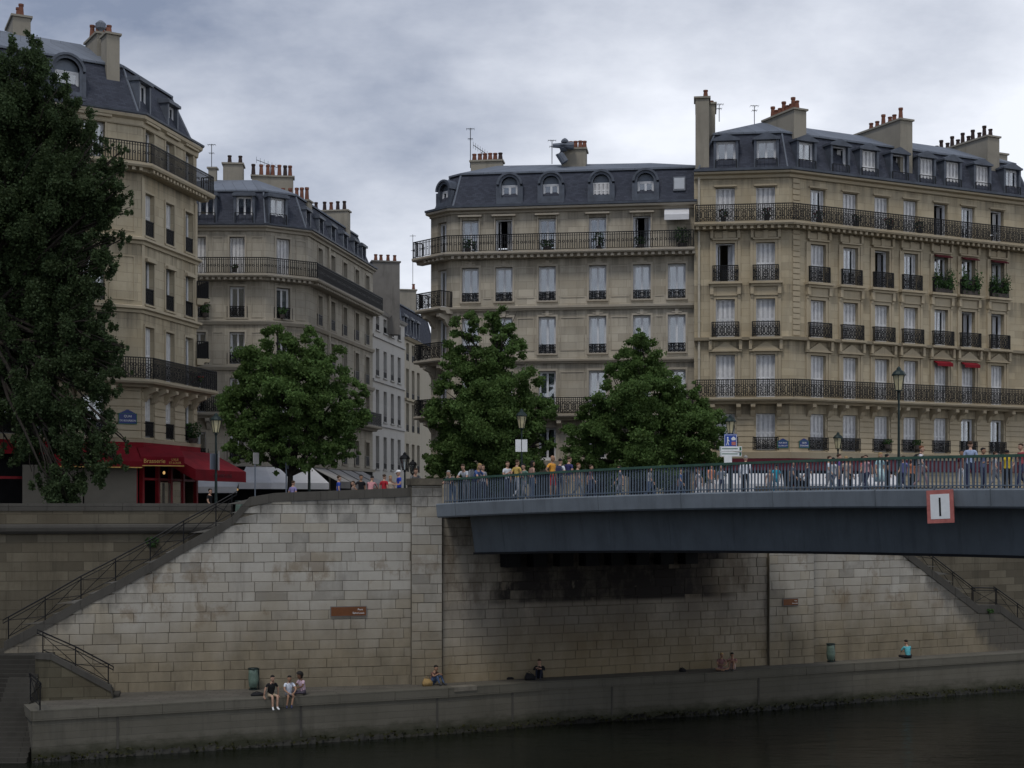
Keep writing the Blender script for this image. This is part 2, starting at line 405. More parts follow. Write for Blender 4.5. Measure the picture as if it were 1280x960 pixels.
def add_wall(mb, f, z0, z1, holes, reveal=.38, u0=0, u1=None):
    u1 = f.L if u1 is None else u1
    us = sorted(set([u0, u1]+[h[0] for h in holes]+[h[1] for h in holes]))
    zs = sorted(set([z0, z1]+[h[2] for h in holes]+[h[3] for h in holes]))
    us = [u for u in us if u0-1e-6 <= u <= u1+1e-6]
    q = lambda a, b, c, d: mb.quad(f.w(a, 0, b), f.w(c, 0, b), f.w(c, 0, d), f.w(a, 0, d), ((f.u0+a, b), (f.u0+c, b), (f.u0+c, d), (f.u0+a, d)))
    for i in range(len(us)-1):
        run = None
        for j in range(len(zs)-1):
            cu = (us[i]+us[i+1])/2; cz = (zs[j]+zs[j+1])/2
            hole = any(h[0] < cu < h[1] and h[2] < cz < h[3] for h in holes)
            if hole:
                if run is not None: q(us[i], run, us[i+1], zs[j]); run = None
            elif run is None: run = zs[j]
        if run is not None: q(us[i], run, us[i+1], zs[-1])
    for a, b, c, d in [h[:4] for h in holes]:
        r = -reveal
        uvv = lambda p, q2, L: ((p, c), (p+L, c), (p+L, d), (p, d))
        mb.quad(f.w(a, 0, c), f.w(a, 0, d), f.w(a, r, d), f.w(a, r, c), ((0, c), (0, d), (.38, d), (.38, c)))
        mb.quad(f.w(b, 0, d), f.w(b, 0, c), f.w(b, r, c), f.w(b, r, d), ((0, d), (0, c), (.38, c), (.38, d)))
        mb.quad(f.w(a, 0, d), f.w(b, 0, d), f.w(b, r, d), f.w(a, r, d), ((a, 0), (b, 0), (b, .38), (a, .38)))
        mb.quad(f.w(b, 0, c), f.w(a, 0, c), f.w(a, r, c), f.w(b, r, c), ((a, 0), (b, 0), (b, .38), (a, .38)))

WC = {}
def win_parts(kind, w, h):
    key = (kind, round(w, 2), round(h, 2))
    if key in WC: return WC[key]
    parts = []; y = .24
    fr = MB(); t = .07
    def rect(mb, x0, x1, z0, z1, b, ya, yb):
        mb.box(x0, x0+b, ya, yb, z0, z1); mb.box(x1-b, x1, ya, yb, z0, z1)
        mb.box(x0+b, x1-b, ya, yb, z1-b, z1); mb.box(x0+b, x1-b, ya, yb, z0, z0+b*1.3)
    rect(fr, -w/2, w/2, 0, h, t, y, y+.09)
    if kind in ('casement', 'curtain', 'bare'):
        rect(fr, -w/2+t, -.002, t*1.3, h-t, .06, y+.015, y+.07); rect(fr, .002, w/2-t, t*1.3, h-t, .06, y+.015, y+.07)
        pn = MB(); pn.box(-w/2+t+.05, w/2-t-.05, y+.04, y+.048, t+.06, h-t-.05)
        parts.append(('pane', pn.mesh('pane', M['glass'])))
        if kind != 'bare':
            cu = MB(); n = 22
            for sd in ((-1, 1) if kind == 'casement' else (0,)):
                xa, xb = (-w/2+.06, w/2-.06) if sd == 0 else ((-w/2+.06, -w*.1) if sd < 0 else (w*.1, w/2-.06))
                pts = [(xa+(xb-xa)*k/n, y+.22+.03*sin(k*1.7)) for k in range(n+1)]
                for k in range(n):
                    (a, ya), (b, yb) = pts[k], pts[k+1]
                    cu.quad((a, ya, .05), (b, yb, .05), (b, yb, h-.06), (a, ya, h-.06))
            parts.append(('curtain', cu.mesh('curtain', M['curtain'])))
        rm = MB(); rm.quad((-w/2, y+.9, 0), (w/2, y+.9, 0), (w/2, y+.9, h), (-w/2, y+.9, h))
    elif kind == 'open':
        for sd, an in ((-1, 1.25), (1, 1.4)):
            L = w/2-t; c, s2 = cos(an), sin(an); x0 = sd*(w/2-t)
            f2 = lambda x, yy, z, c=c, s2=s2, sd=sd, x0=x0: (x0-sd*c*x-sd*s2*yy, y+.05+s2*x-c*yy, z)
            fr.box(0, .07, 0, .05, .06, h-.06, f2); fr.box(L-.07, L, 0, .05, .06, h-.06, f2); fr.box(.07, L-.07, 0, .05, .06, .15, f2); fr.box(.07, L-.07, 0, .05, h-.13, h-.06, f2)
        cu = MB()
        for k in range(6):
            a = w/2-.08-.05*k
            cu.quad((a-.05, y+.28+.04*(k % 2), .05), (a, y+.28+.04*((k+1) % 2), .05), (a, y+.28+.04*((k+1) % 2), h-.06), (a-.05, y+.28+.04*(k % 2), h-.06))
        parts.append(('curtain', cu.mesh('curtain', M['curtain'])))
    elif kind in ('shut', 'half'):
        sh = MB()
        def leaf(x0, x1):
            yy = .18
            rect(sh, x0, x1, .02, h-.02, .055, yy, yy+.045)
            sh.box(x0+.05, x1-.05, yy, yy+.045, h*.46, h*.46+.07)
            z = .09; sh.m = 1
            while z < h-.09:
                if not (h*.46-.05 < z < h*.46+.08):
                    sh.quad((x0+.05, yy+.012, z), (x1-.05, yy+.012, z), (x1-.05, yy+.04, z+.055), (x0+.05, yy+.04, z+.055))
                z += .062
            sh.m = 0
            sh.quad((x0+.05, yy+.042, .05), (x1-.05, yy+.042, .05), (x1-.05, yy+.042, h-.05), (x0+.05, yy+.042, h-.05))
        q = w/4
        cols = range(4) if kind == 'shut' else (0, 3)
        for k in cols: leaf(-w/2+q*k+.006, -w/2+q*(k+1)-.006)
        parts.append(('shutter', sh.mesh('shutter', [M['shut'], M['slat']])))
        if kind == 'half':
            rect(fr, -w/2+t, -.002, t*1.3, h-t, .06, y+.015, y+.07); rect(fr, .002, w/2-t, t*1.3, h-t, .06, y+.015, y+.07)
            pn = MB(); pn.box(-w/2+t+.05, w/2-t-.05, y+.04, y+.048, t+.06, h-t-.05)
            parts.append(('pane', pn.mesh('pane', M['glass'])))
    WC[key] = (fr.mesh('window', M['white']), parts)
    return WC[key]

def iron_panel(mb, w, h, f=None, style=0, step=None):
    """flat ornamental railing panel, local x along, y depth, z up, mapped by f"""
    q = f or (lambda x, y, z: (x, y, z))
    t = .028
    mb.box(0, w, -t, t, h-(.05 if style != 3 else .03), h, q); mb.box(0, w, -t*.8, t*.8, .06, .085, q)
    if style < 2: mb.box(0, w, -t*.7, t*.7, h-.17, h-.15, q)
    st = step or .105; n = max(2, int(round(w/st)))
    for k in range(n+1):
        x = w*k/n; tt = (.028 if style != 3 else .009) if k not in (0, n) else .034
        mb.box(x-tt*.7, x+tt*.7, -tt*.6, tt*.6, 0 if k in (0, n) else .07, h-.03, q)
    def ringpts(cx, cz, R, n2=9, a0=0, a1=2*pi, r=.02):
        for k in range(n2):
            a = a0+(a1-a0)*k/n2; b = a0+(a1-a0)*(k+1)/n2
            for r0, in ((R,),):
                p = [(cx+(r0-r)*cos(a), cz+(r0-r)*sin(a)), (cx+(r0+r)*cos(a), cz+(r0+r)*sin(a)), (cx+(r0+r)*cos(b), cz+(r0+r)*sin(b)), (cx+(r0-r)*cos(b), cz+(r0-r)*sin(b))]
                mb.quad(*[q(x, -.008, z) for x, z in p])
    if style == 0:                           # scrolls
        m = max(1, int(round(w/.42))); pw = w/m
        for k in range(m):
            cx = pw*(k+.5)
            ringpts(cx, h*.42, min(pw*.33, .2)); ringpts(cx, h*.42, .07, 7)
            ringpts(cx-pw*.25, h*.2, .085, 7); ringpts(cx+pw*.25, h*.2, .085, 7)
            ringpts(cx-pw*.25, h*.66, .085, 7); ringpts(cx+pw*.25, h*.66, .085, 7)
    elif style == 1:                         # lozenges and little circles
        m = max(1, int(round(w/.25))); pw = w/m
        for k in range(m): ringpts(pw*(k+.5), h*.5, .07, 7, r=.018)
    return mb
GC = {}
def guard(parent, w, h, style=0, out=.03, deep=0):
    key = (round(w, 2), round(h, 2), style, deep)
    if key not in GC:
        mb = MB(); iron_panel(mb, w, h, lambda x, y, z: (x-w/2, y-out-deep, z), style)
        if deep:
            for sx in (-1, 1): iron_panel(mb, deep+.02, h, lambda x, y, z, sx=sx: (sx*w/2+y, -x-.01, z), 2)
        GC[key] = mb.mesh('guard_rail', M['iron'])
    return link('guard_rail', GC[key], parent)

def place_window(root, f, u, zb, w, h, kind, grail=None, label=None):
    me, parts = win_parts(kind, w, h)
    p = Vector(f.w(u, -.03, zb))-wloc(root)
    o = link('window', me, root, p, f.rz)
    if label: o['label'] = label
    for n, m2 in parts: link(n, m2, o)
    if grail is not None:
        g = guard(o, *grail)
        g.location = (0, .05, 0)
    return o
def band(mb, f, z, h, out, u0=0, u1=None, back=.1):
    u1 = f.L if u1 is None else u1
    mb.box(u0, u1, -back, out, z, z+h, f.fr())
def miter(faces, out, ends=(0, 0)):
    """poly line offset outwards along a run of faces -> list of 2D points"""
    pts = [faces[0].p0+faces[0].n*out-faces[0].d*ends[0]]
    for a, b in zip(faces, faces[1:]):
        m = (a.n+b.n); m = m/m.length; k = out/max(.2, m.dot(a.n)); pts.append(a.p1+m*k)
    pts.append(faces[-1].p1+faces[-1].n*out+faces[-1].d*ends[1])
    return pts
def course(mb, faces, prof, ends=(0, 0)):
    """sweep a profile [(out,z)...] along a run of faces (closed section)"""
    lines = [[(p.x, p.y, z) for p in miter(faces, o, ends)] for o, z in prof]
    n = len(lines[0])
    mb.ring_solid([[lines[j][k] for j in range(len(prof))] for k in range(n)])
def offset_poly(pts, d):                      # inwards for ccw polygon
    n = len(pts); out = []
    for i in range(n):
        a = Vector(pts[i-1]); b = Vector(pts[i]); c = Vector(pts[(i+1) % n])
        d1 = (b-a).normalized(); d2 = (c-b).normalized()
        n1 = Vector((-d1.y, d1.x)); n2 = Vector((-d2.y, d2.x)); m = (n1+n2).normalized()
        k = d/max(.35, m.dot(n1)); out.append(b+m*k)
    return out
def mansard(root, pts, ze, z1, in1, z2, in2, start=.1):
    P0 = offset_poly(pts, start); P1 = offset_poly(pts, in1); P2 = offset_poly(pts, in2)
    s = MB(); n = len(pts); U = 0
    for i in range(n):                        # short chamfers close to a point where the roof runs up
        j = (i+1) % n; e0 = Vector(pts[j])-Vector(pts[i])
        if (P2[j]-P2[i]).dot(e0) < .3: m_ = (P2[i]+P2[j])/2; P2[i] = m_; P2[j] = m_.copy()
    for i in range(n):
        j = (i+1) % n; L = (P0[j]-P0[i]).length
        s.quad((*P0[i], ze), (*P0[j], ze), (*P1[j], z1), (*P1[i], z1), ((U, ze), (U+L, ze), (U+L, z1*1.05), (U, z1*1.05))); U += L
    roof = s.build('roof', M['slate'], root)
    z = MB(); U = 0
    Q1 = offset_poly(pts, in1-.1)
    for i in range(n):
        j = (i+1) % n; L = (P1[j]-P1[i]).length
        z.quad((*Q1[i], z1+.02), (*Q1[j], z1+.02), (*Q1[j], z1+.14), (*Q1[i], z1+.14), ((U, 0), (U+L, 0), (U+L, .1), (U, .1)))
        z.quad((*Q1[i], z1+.14), (*Q1[j], z1+.14), (*P2[j], z2), (*P2[i], z2), ((U, .1), (U+L, .1), (U+L, 4), (U, 4))); U += L
    z.poly([(*p, z2) for p in P2])
    z.build('roof_top', M['zinc'], root)
    for i in range(n):
        rid = MB(); rid.tube([(*P0[i], ze+.02), (*P1[i], z1+.05)], .06, 5); rid.build('hip_flashing', M['zinc'], root)
    return roof
def shell_back(mb, pts, vis, z0, z1):
    """plain walls of the sides nobody sees, from end of last visible face round the back"""
    n = len(pts); U = 0
    for i in range(n):
        if i in vis: continue
        a, b = pts[i], pts[(i+1) % n]; L = math.hypot(b[0]-a[0], b[1]-a[1])
        mb.quad((*a, z0), (*b, z0), (*b, z1), (*a, z1), ((U, z0), (U+L, z0), (U+L, z1), (U, z1))); U += L
DC = {}
def dormer(root, f, u, zb, w, h, style, kind='curtain', inset=.35, rail=True, deep=1.6, mt=None):
    """style 'gable' or 'round' ; local x along, y inward, z up"""
    key = (style, round(w, 2), round(h, 2), kind, rail)
    if key not in DC:
        b = MB(); t = .16
        b.box(-w/2-t, -w/2, 0, deep, -.15, h); b.box(w/2, w/2+t, 0, deep, -.15, h)
        if style == 'gable':
            b.box(-w/2-t-.08, w/2+t+.08, -.1, deep, h, h+.12)
            for y0, y1, zt in ((-.06, deep, .42),):
                A = w/2+t+.06
                b.ring_solid([[(-A, y0, h+.12), (A, y0, h+.12), (.05, y0, h+zt), (-.05, y0, h+zt)], [(-A, y1, h+.12), (A, y1, h+.12), (.05, y1, h+zt), (-.05, y1, h+zt)]])
        elif style == 'round':
            n = 12; R = w/2+t
            for k in range(n):
                a0, a1 = pi*k/n, pi*(k+1)/n
                o = [(R*cos(a), h+R*.95*sin(a)) for a in (a0, a1)]; o2 = [((R+.14)*cos(a), h+(R+.1)*.98*sin(a)) for a in (a0, a1)]; i2 = [(w/2*cos(a), h+w/2*.95*sin(a)) for a in (a0, a1)]
                b.quad((i2[0][0], 0, i2[0][1]), (o[0][0], 0, o[0][1]), (o[1][0], 0, o[1][1]), (i2[1][0], 0, i2[1][1]))
                b.ring_solid([[(o[0][0], -.1, o[0][1]), (o2[0][0], -.1, o2[0][1]), (o2[1][0], -.1, o2[1][1]), (o[1][0], -.1, o[1][1])], [(o[0][0], deep, o[0][1]), (o2[0][0], deep, o2[0][1]), (o2[1][0], deep, o2[1][1]), (o[1][0], deep, o[1][1])]])
            b.box(-w/2-t-.16, -w/2-t, -.02, .25, -.2, h-.1); b.box(w/2+t, w/2+t+.16, -.02, .25, -.2, h-.1)
            b.box(-w/2, w/2, 0, .3, -.2, .18)
        elif style == 'flat':
            b.box(-w/2-t-.08, w/2+t+.08, -.12, deep, h, h+.16)
            b.box(-w/2-t-.02, w/2+t+.02, 0, deep, h+.16, h+.26)
        b.box(-w/2-t-.1, w/2+t+.1, -.14, .1, -.25, -.15)
        me = b.mesh('dormer', M['zinc_dark'])
        fr, parts = win_parts(kind, w, h)
        extra = None
        if style == 'round':
            x = MB(); n = 12
            pts = [(w/2*cos(pi*k/n), .3, h+w/2*.95*sin(pi*k/n)) for k in range(n+1)]
            x.poly(pts)
            for k in range(n):
                a, c = pts[k], pts[k+1]
                i0 = (a[0]*.86, .29, h+(a[2]-h)*.86); i1 = (c[0]*.86, .29, h+(c[2]-h)*.86)
            extra = x.mesh('fanlight', M['pipegrey'])
        rm = None
        if rail:
            r = MB(); iron_panel(r, w+.1, .78, lambda x, y, z: (x-w/2-.05, y-.06, z), 3, .24); rm = r.mesh('guard_rail', M['iron'])
        DC[key] = (me, fr, parts, extra, rm)
    me, fr, parts, extra, rm = DC[key]
    p = Vector(f.w(u, -inset, zb))-wloc(root)
    o = link('dormer', me, root, p, f.rz)
    w2 = link('frame', fr, o)
    for n, m2 in parts: link(n, m2, o)
    if extra: link('fanlight', extra, o)
    if rm: link('guard_rail', rm, o)
    return o
POT = {}
def chimney(root, c, along, L, T, z0, z1, pots=(), mat='render', cap=.12, slope=0):
    """stack: centre 2D, direction, length, thickness; pots = list of (fraction, dark, height)"""
    d = Vector(along).normalized(); n = Vector((-d.y, d.x)); c = Vector(c)
    P = lambda a, b, z: (*(c+d*a+n*b), z)
    mb = MB(); h = L/2; t = T/2
    R = lambda e, za, zb: [P(-h-e, -t-e, za), P(h+e, -t-e, zb), P(h+e, t+e, zb), P(-h-e, t+e, za)]
    mb.ring_solid([R(0, z0, z0), R(0, z1-slope, z1)])
    mb.ring_solid([R(.09, z1-slope+.01, z1+.01), R(.09, z1-slope+cap, z1+cap)])
    o = mb.build('chimney', M[mat], root)
    for fr, dark, hh in pots:
        a = -h+L*fr; zz = z1-slope*(1-fr)+cap
        key = (dark, round(hh, 1))
        if key not in POT:
            q = MB(); q.lathe([(.16, 0), (.15, .1), (.115, hh*.8), (.145, hh*.85), (.145, hh), (.1, hh)], n=8)
            POT[key] = q.mesh('chimney_pot', M['potdark' if dark else 'pot'])
        p = Vector(P(a, (hash((round(fr*100))) % 3-1)*.05, zz))-wloc(o)
        link('chimney_pot', POT[key], o, p)
    return o
def antenna(root, px, py, Y, py0, L=1.2, kind=0):
    a = at(px, py0, Y); b = at(px, py, Y)
    mb = MB(); mb.tube([a, b], .025, 5)
    ht = b.z-a.z
    if kind == 0:
        for k, l in ((.97, .5), (.72, .3)):
            z = a.z+ht*k
            mb.tube([(b.x-l/2, b.y-.1, z), (b.x+l/2, b.y+.1, z+.05)], .018, 4)
            for q in range(4):
                x = b.x-l/2+l*q/3; mb.tube([(x, b.y-.25, z), (x, b.y+.25, z)], .01, 4)
    else:
        mb.tube([(b.x-L*.6, b.y, b.z+.45), (b.x+L*.4, b.y, b.z-.15)], .02, 4)
        for q in range(7):
            s = q/6; x = b.x-L*.6+L*s; z = b.z+.45-.6*s; mb.tube([(x, b.y, z-.22), (x, b.y, z+.22)], .01, 4)
    return mb.build('antenna', M['iron'], root)
def balcony(root, faces, ztop, out, u_start=0, u_end=0, rail_h=1.0, style=0, slab=.2, modillion=None, brackets=None, matk='trimM', step=.125):
    """slab along a run of faces + railing sub-part; brackets = [(face,u)...]"""
    mb = MB()
    course(mb, faces, [(-.05, ztop-slab), (out*.92, ztop-slab), (out, ztop-slab*.55), (out, ztop), (-.05, ztop)], (u_start, u_end))
    course(mb, faces, [(-.05, ztop-slab-.16), (out*.45, ztop-slab-.16), (out*.55, ztop-slab), (-.05, ztop-slab)], (u_start, u_end))
    if modillion:
        for f in faces:
            n = int(f.L/modillion)
            for k in range(n+1):
                u = (k+.5)*f.L/(n+1); mb.box(u-.09, u+.09, -.02, out*.82, ztop-slab-.17, ztop-slab-.003, f.fr())
    o = mb.build('balcony', M[matk], root)
    r = MB()
    L = miter(faces, out-.08, (u_start-.08, u_end-.08))
    for a, b in zip(L, L[1:]):
        d = b-a; w = d.length; d = d/w; nn = Vector((-d.y, d.x))
        iron_panel(r, w, rail_h, lambda x, y, z, a=a, d=d, nn=nn: (*(a+d*x+nn*y), ztop+z), style, step)
    for P, f in ((L[0], faces[0]), (L[-1], faces[-1])):
        w = out-.06
        iron_panel(r, w, rail_h, lambda x, y, z, P=P, f=f: (*(P-f.n*x+f.d*y), ztop+z), 2, step)
    r.build('railing', M['iron'], o)
    if brackets:
        bm = MB(); O = out*.8; w = .13
        pr = [(-.1, 0), (O, 0), (O, -.18), (O*.75, -.26), (O*.45, -.34), (O*.3, -.55), (.08, -.72), (-.1, -.72)]
        bm.ring_solid([[(-w, -y, z) for y, z in pr], [(w, -y, z) for y, z in pr]])
        me = bm.mesh('bracket', M[matk])
        for f, u in brackets:
            link('bracket', me, o, Vector(f.w(u, 0, ztop-slab-.16))-wloc(o), f.rz)
    return o
def pipe(root, f, u, z0, z1, mat, name='drainpipe', out=.12):
    mb = MB(); mb.tube([f.w(u, out, z0), f.w(u, out, z1)], .07, 7)
    z = z0+1
    while z < z1: mb.tube([f.w(u, out, z), f.w(u, out, z+.09)], .09, 7); z += 2.2
    return mb.build(name, M[mat], root)
# ------------------------------------------------------------------ leaves
def leaf_mesh(pts, size, name, mat, flat=.0, droop=0.0):
    n = len(pts); rng = np.random
    a = rng.normal(size=(n, 3)); a[:, 2] -= droop; a /= np.linalg.norm(a, axis=1)[:, None]
    b = rng.normal(size=(n, 3)); b -= (b*a).sum(1)[:, None]*a; b /= np.linalg.norm(b, axis=1)[:, None]
    s = size*(.6+.8*rng.rand(n))[:, None]
    c = np.cross(a, b)
    V = np.stack([pts-a*s*.6, pts+b*s*.42+c*s*.08, pts+a*s*.6, pts-b*s*.42+c*s*.08], 1).reshape(-1, 3)
    me = bpy.data.meshes.new(name); me.vertices.add(4*n); me.vertices.foreach_set('co', V.ravel())
    me.loops.add(4*n); me.loops.foreach_set('vertex_index', np.arange(4*n, dtype=np.int32))
    me.polygons.add(n); me.polygons.foreach_set('loop_start', np.arange(0, 4*n, 4, dtype=np.int32)); me.polygons.foreach_set('loop_total', np.full(n, 4, dtype=np.int32))
    me.materials.append(mat); me.update(calc_edges=True); me.validate()
    return me
def blob_points(blobs, dens, sub=9, subr=.42, asp=(1.15, 1.15, .8)):
    out = []
    for c, r in blobs:
        c = np.array(c); r = np.array(r)
        vol = r.prod()**(1/3.)
        k = max(3, int(sub*max(.5, vol)))
        for i in range(k):
            d = np.random.normal(size=3); d /= np.linalg.norm(d)
            cc = c+d*r*(.25+.72*np.random.rand()**.6)
            sr = subr*vol*(.55+.7*np.random.rand())
            n = int(dens*sr**2*9)
            q = np.random.normal(size=(n, 3)); q /= np.linalg.norm(q, axis=1)[:, None]
            q *= (np.random.rand(n)**.5*(.75+.55*np.random.rand(n)**3))[:, None]*sr*np.array(asp)
            out.append(cc+q)
    return np.concatenate(out)
def small_plant(name, label, cat, p, r, h, mat='leafB', pot=True, n=None, group=None, flowers=0):
    root = empty(name, p, 0, label, cat, group)
    if pot:
        q = MB(); q.lathe([(r*.45, 0), (r*.6, .22), (r*.62, .25), (r*.5, .25)], n=9); link('pot', q.mesh('pot', M['soil']), root)
    n = n or int(420*r*(h+.2))
    z0 = .22 if pot else 0
    t = np.random.rand(n); th = np.random.rand(n)*2*pi; rr = r*(.35+.75*np.sin(np.clip(t, .08, 1)*2.6))*np.sqrt(np.random.rand(n))
    P = np.stack([rr*np.cos(th), rr*np.sin(th)*.7, z0+t*h], 1)
    link('foliage', leaf_mesh(P, .11, 'foliage', M[mat]), root)
    if flowers:
        k = np.random.choice(n, min(n, flowers)); link('flowers', leaf_mesh(P[k]*1.05, .1, 'flowers', M['flower']), root)
    s = MB(); s.tube([(0, 0, z0*.5), (.02, 0, z0+h*.7)], [.03, .01], 5); link('stem', s.mesh('stem', M['bark']), root)
    return root
# ------------------------------------------------------------------ apartment buildings
def frame_mould(mb, f, u0, u1, z0, z1, t=.13, out=.05, foot=False):
    q = f.fr()
    mb.box(u0-t, u0, -.02, out, z0, z1, q); mb.box(u1, u1+t, -.02, out, z0, z1, q)
    mb.box(u0-t, u1+t, -.02, out+.004, z1, z1+t, q)
    if foot: mb.box(u0-t, u1+t, -.02, out+.004, z0-t, z0, q)
def panel(mb, f, u0, u1, z0, z1):
    t = .05
    q = f.fr()
    mb.box(u0, u0+t, -.02, .03, z0, z1, q); mb.box(u1-t, u1, -.02, .03, z0, z1, q)
    mb.box(u0+t, u1-t, -.02, .034, z1-t, z1, q); mb.box(u0+t, u1-t, -.02, .034, z0, z0+t, q)
def sill(o, w, mat, out=.14, h=.1):
    k = ('sill', round(w, 2), mat)
    if k not in WC:
        m = MB(); m.box(-w/2-.12, w/2+.12, -out, .24, -h, -.004); WC[k] = m.mesh('sill', M[mat])
    link('sill', WC[k], o)

# ---- right building, golden stone
R0 = (10.72, 83.73)
fR1 = Face(R0, (16.17, 83.05)); fR2 = Face((16.17, 83.05), (33.5, 91.35)); fR3 = Face((33.5, 91.35), (36.0, 98.0))
fR2.u0 = fR1.L; fR3.u0 = fR1.L+fR2.L
ptsR = [R0, (16.17, 83.05), (33.5, 91.35), (36.0, 98.0), (33, 108), (13.6, 101)]
rootR = empty('apartment_building', (20, 88, 9), 0, 'golden stone apartment building with long black balconies and gabled dormers above the bridge', 'building')
zr = lambda y: fR1.z(907, y)
zE = zr(217.5)
uR1 = [fR1.u(p) for p in (906.6, 957)]; uR2 = [fR2.u(p) for p in (1022.4, 1062.8, 1102.1, 1138.2, 1176, 1210, 1246.5)]
rowsR = [ # sill z, top z, kinds R1, kinds R2
 (zr(563), zr(517), ['shut']*2, ['shut']*5+['bare']*2),
 (zr(498), zr(443.5), ['shut']*2, ['shut']*7),
 (zr(422), zr(374), ['shut']*2, ['shut']*4+['half', 'open', 'open']),
 (zr(352.5), zr(304), ['open', 'shut'], ['shut', 'half', 'open', 'half', 'bare', 'bare', 'open']),
 (zr(280), zr(234.7), ['shut']*2, ['half', 'shut', 'shut', 'shut', 'open', 'half', 'open'])]
wR = 1.1
mb = MB(); h1 = []; h2 = []
for zb, zt, a, b in rowsR:
    h1 += [(u-wR/2, u+wR/2, zb, zt) for u in uR1]; h2 += [(u-wR/2, u+wR/2, zb, zt) for u in uR2]
zb0 = zr(571)
add_wall(mb, fR1, zb0, zE, h1); add_wall(mb, fR2, zb0, zE, h2); add_wall(mb, fR3, zb0, zE, [])
shell_back(mb, ptsR, (0, 1, 2), zb0, zE)
mb.build('wall', M['stoneR'], rootR)
winR = {}
for r, (zb, zt, a, b) in enumerate(rowsR):
    for f, us, ks in ((fR1, uR1, a), (fR2, uR2, b)):
        for i, (u, k) in enumerate(zip(us, ks)):
            g = None
            if r == 0: g = (wR+.35, .78, 0, .12, 0)
            if r == 2: g = (wR+.45, .9, 0, .05, .34)
            if r == 3: g = (wR+.35, .95, 0, .04, .26)
            winR[(r, f is fR2, i)] = place_window(rootR, f, u, zb, wR, zt-zb, k, g)
for r, (zb, zt, a, b) in enumerate(rowsR):
    for f, us in ((fR1, uR1), (fR2, uR2)):
        for iu, u in enumerate(us):
            tr = MB(); q = f.fr(); a0, a1 = u-wR/2, u+wR/2
            if r in (1, 2, 3):
                frame_mould(tr, f, a0, a1, zb, zt, .16, .055)
                tr.box(a0-.34, a0-.17, -.02, .09, zb-.5, zt+.1, q); tr.box(a1+.17, a1+.34, -.02, .09, zb-.5, zt+.1, q)
            if r == 3:                       # console balcony under the sill
                tr.box(a0-.42, a1+.42, -.02, .38, zb-.15, zb-.012, q); tr.box(a0-.32, a1+.32, -.02, .25, zb-.3, zb-.155, q)
                tr.box(a0-.2, a1+.2, -.02, .12, zb-.82, zb-.31, q)
                for s in (a0-.34, a1+.14): tr.box(s, s+.2, -.02, .24, zb-.75, zb-.31, q); tr.box(s+.03, s+.17, -.02, .14, zb-.95, zb-.755, q)
                tr.box(a0-.2, a1+.2, -.02, .2, zt+.16, zt+.26, q)
                tr.box(a0-.08, a1+.08, -.02, .1, zt+.3, zt+.62, q); tr.box(u-.14, u+.14, -.02, .16, zt+.27, zt+.7, q)
                for s in (a0-.32, a1+.14): tr.box(s, s+.18, -.02, .2, zt+.27, zt+.75, q)
            if r == 2:
                tr.box(a0-.4, a1+.4, -.02, .42, zb-.14, zb-.012, q)
            if r == 1:
                tr.box(a0-.42, a1+.42, -.02, .22, zt+.17, zt+.25, q)
                tr.ring_solid([[f.w(a0-.25, -.02, zt+.26), f.w(a1+.25, -.02, zt+.26), f.w(u+.02, -.02, zt+.74), f.w(u-.02, -.02, zt+.74)][::-1], [f.w(a0-.25, .16, zt+.26), f.w(a1+.25, .16, zt+.26), f.w(u+.02, .16, zt+.74), f.w(u-.02, .16, zt+.74)][::-1]][::-1])
                for s in (a0-.42, a1+.24): tr.box(s, s+.18, -.02, .26, zt+.28, zt+.95, q)
            if r == 4: tr.box(a0-.12, a1+.12, -.02, .1, zt+.05, zt+.14, q)
            if tr.v: tr.build('surround', M['trimR'], winR[(r, f is fR2, iu)])
z = rowsR[0][0]-.1
for f, ua in ((fR2, .25), (fR2, fR2.L-.75)):
    z = zr(420); tr = MB()
    while z < zE-.6:
        if zr(285) < z+.15 < zr(272):
            if tr.v: tr.build('quoins', M['trimR'], rootR); tr = MB()
        else: tr.box(ua, ua+.5, -.02, .07, z, z+.27, f.fr())
        z += .33
    tr.build('quoins', M['trimR'], rootR)
cr = MB()
course(cr, [fR1, fR2, fR3], [(-.05, zE-.3), (.12, zE-.3), (.16, zE-.12), (.36, zE-.06), (.4, zE+.06), (-.05, zE+.06)])
course(cr, [fR1, fR2, fR3], [(-.05, zr(424)-.1), (.3, zr(424)-.1), (.36, zr(424)+.08), (-.05, zr(424)+.08)])
course(cr, [fR1, fR2, fR3], [(-.05, zr(571)-.1), (.3, zr(571)-.1), (.4, zr(568)+.12), (-.05, zr(568)+.16)])
cr.build('cornice', M['trimR'], rootR)
for f, us in ((fR1, uR1), (fR2, uR2)):        # rusticated piers between the entresol windows
    ed = [0]+sum([[u-wR/2-.1, u+wR/2+.1] for u in us], [])+[f.L]
    for a, b in zip(ed[::2], ed[1::2]):
        z = zr(567); gr = MB()
        while z < zr(517)-.1:
            gr.box(a+.02, b-.02, -.03, .05, z+.02, z+.3, f.fr()); z += .33
        gr.build('rusticated_pier', M['trimR'], rootR)
br = [(fR1, u+s) for u in uR1 for s in (-.75, .75)]+[(fR2, u+s) for u in uR2 for s in (-.75, .75)]
balcony(rootR, [fR1, fR2, fR3], zr(498), .85, 0, 0, 1.05, 0, .2, None, br, 'trimR')
balcony(rootR, [fR1, fR2, fR3], zr(280), .75, 0, 0, 1.02, 0, .22, .42, None, 'trimR')
zslate = zr(163)
mansard(rootR, ptsR, zE+.05, zslate, 1.15, zr(152)+.95, 4.0)
gut = MB(); course(gut, [fR1, fR2, fR3], [(.3, zE+.07), (.46, zE+.1), (.48, zE+.24), (.4, zE+.24), (.3, zE+.15)]); gut.build('gutter', M['zinc_dark'], rootR)
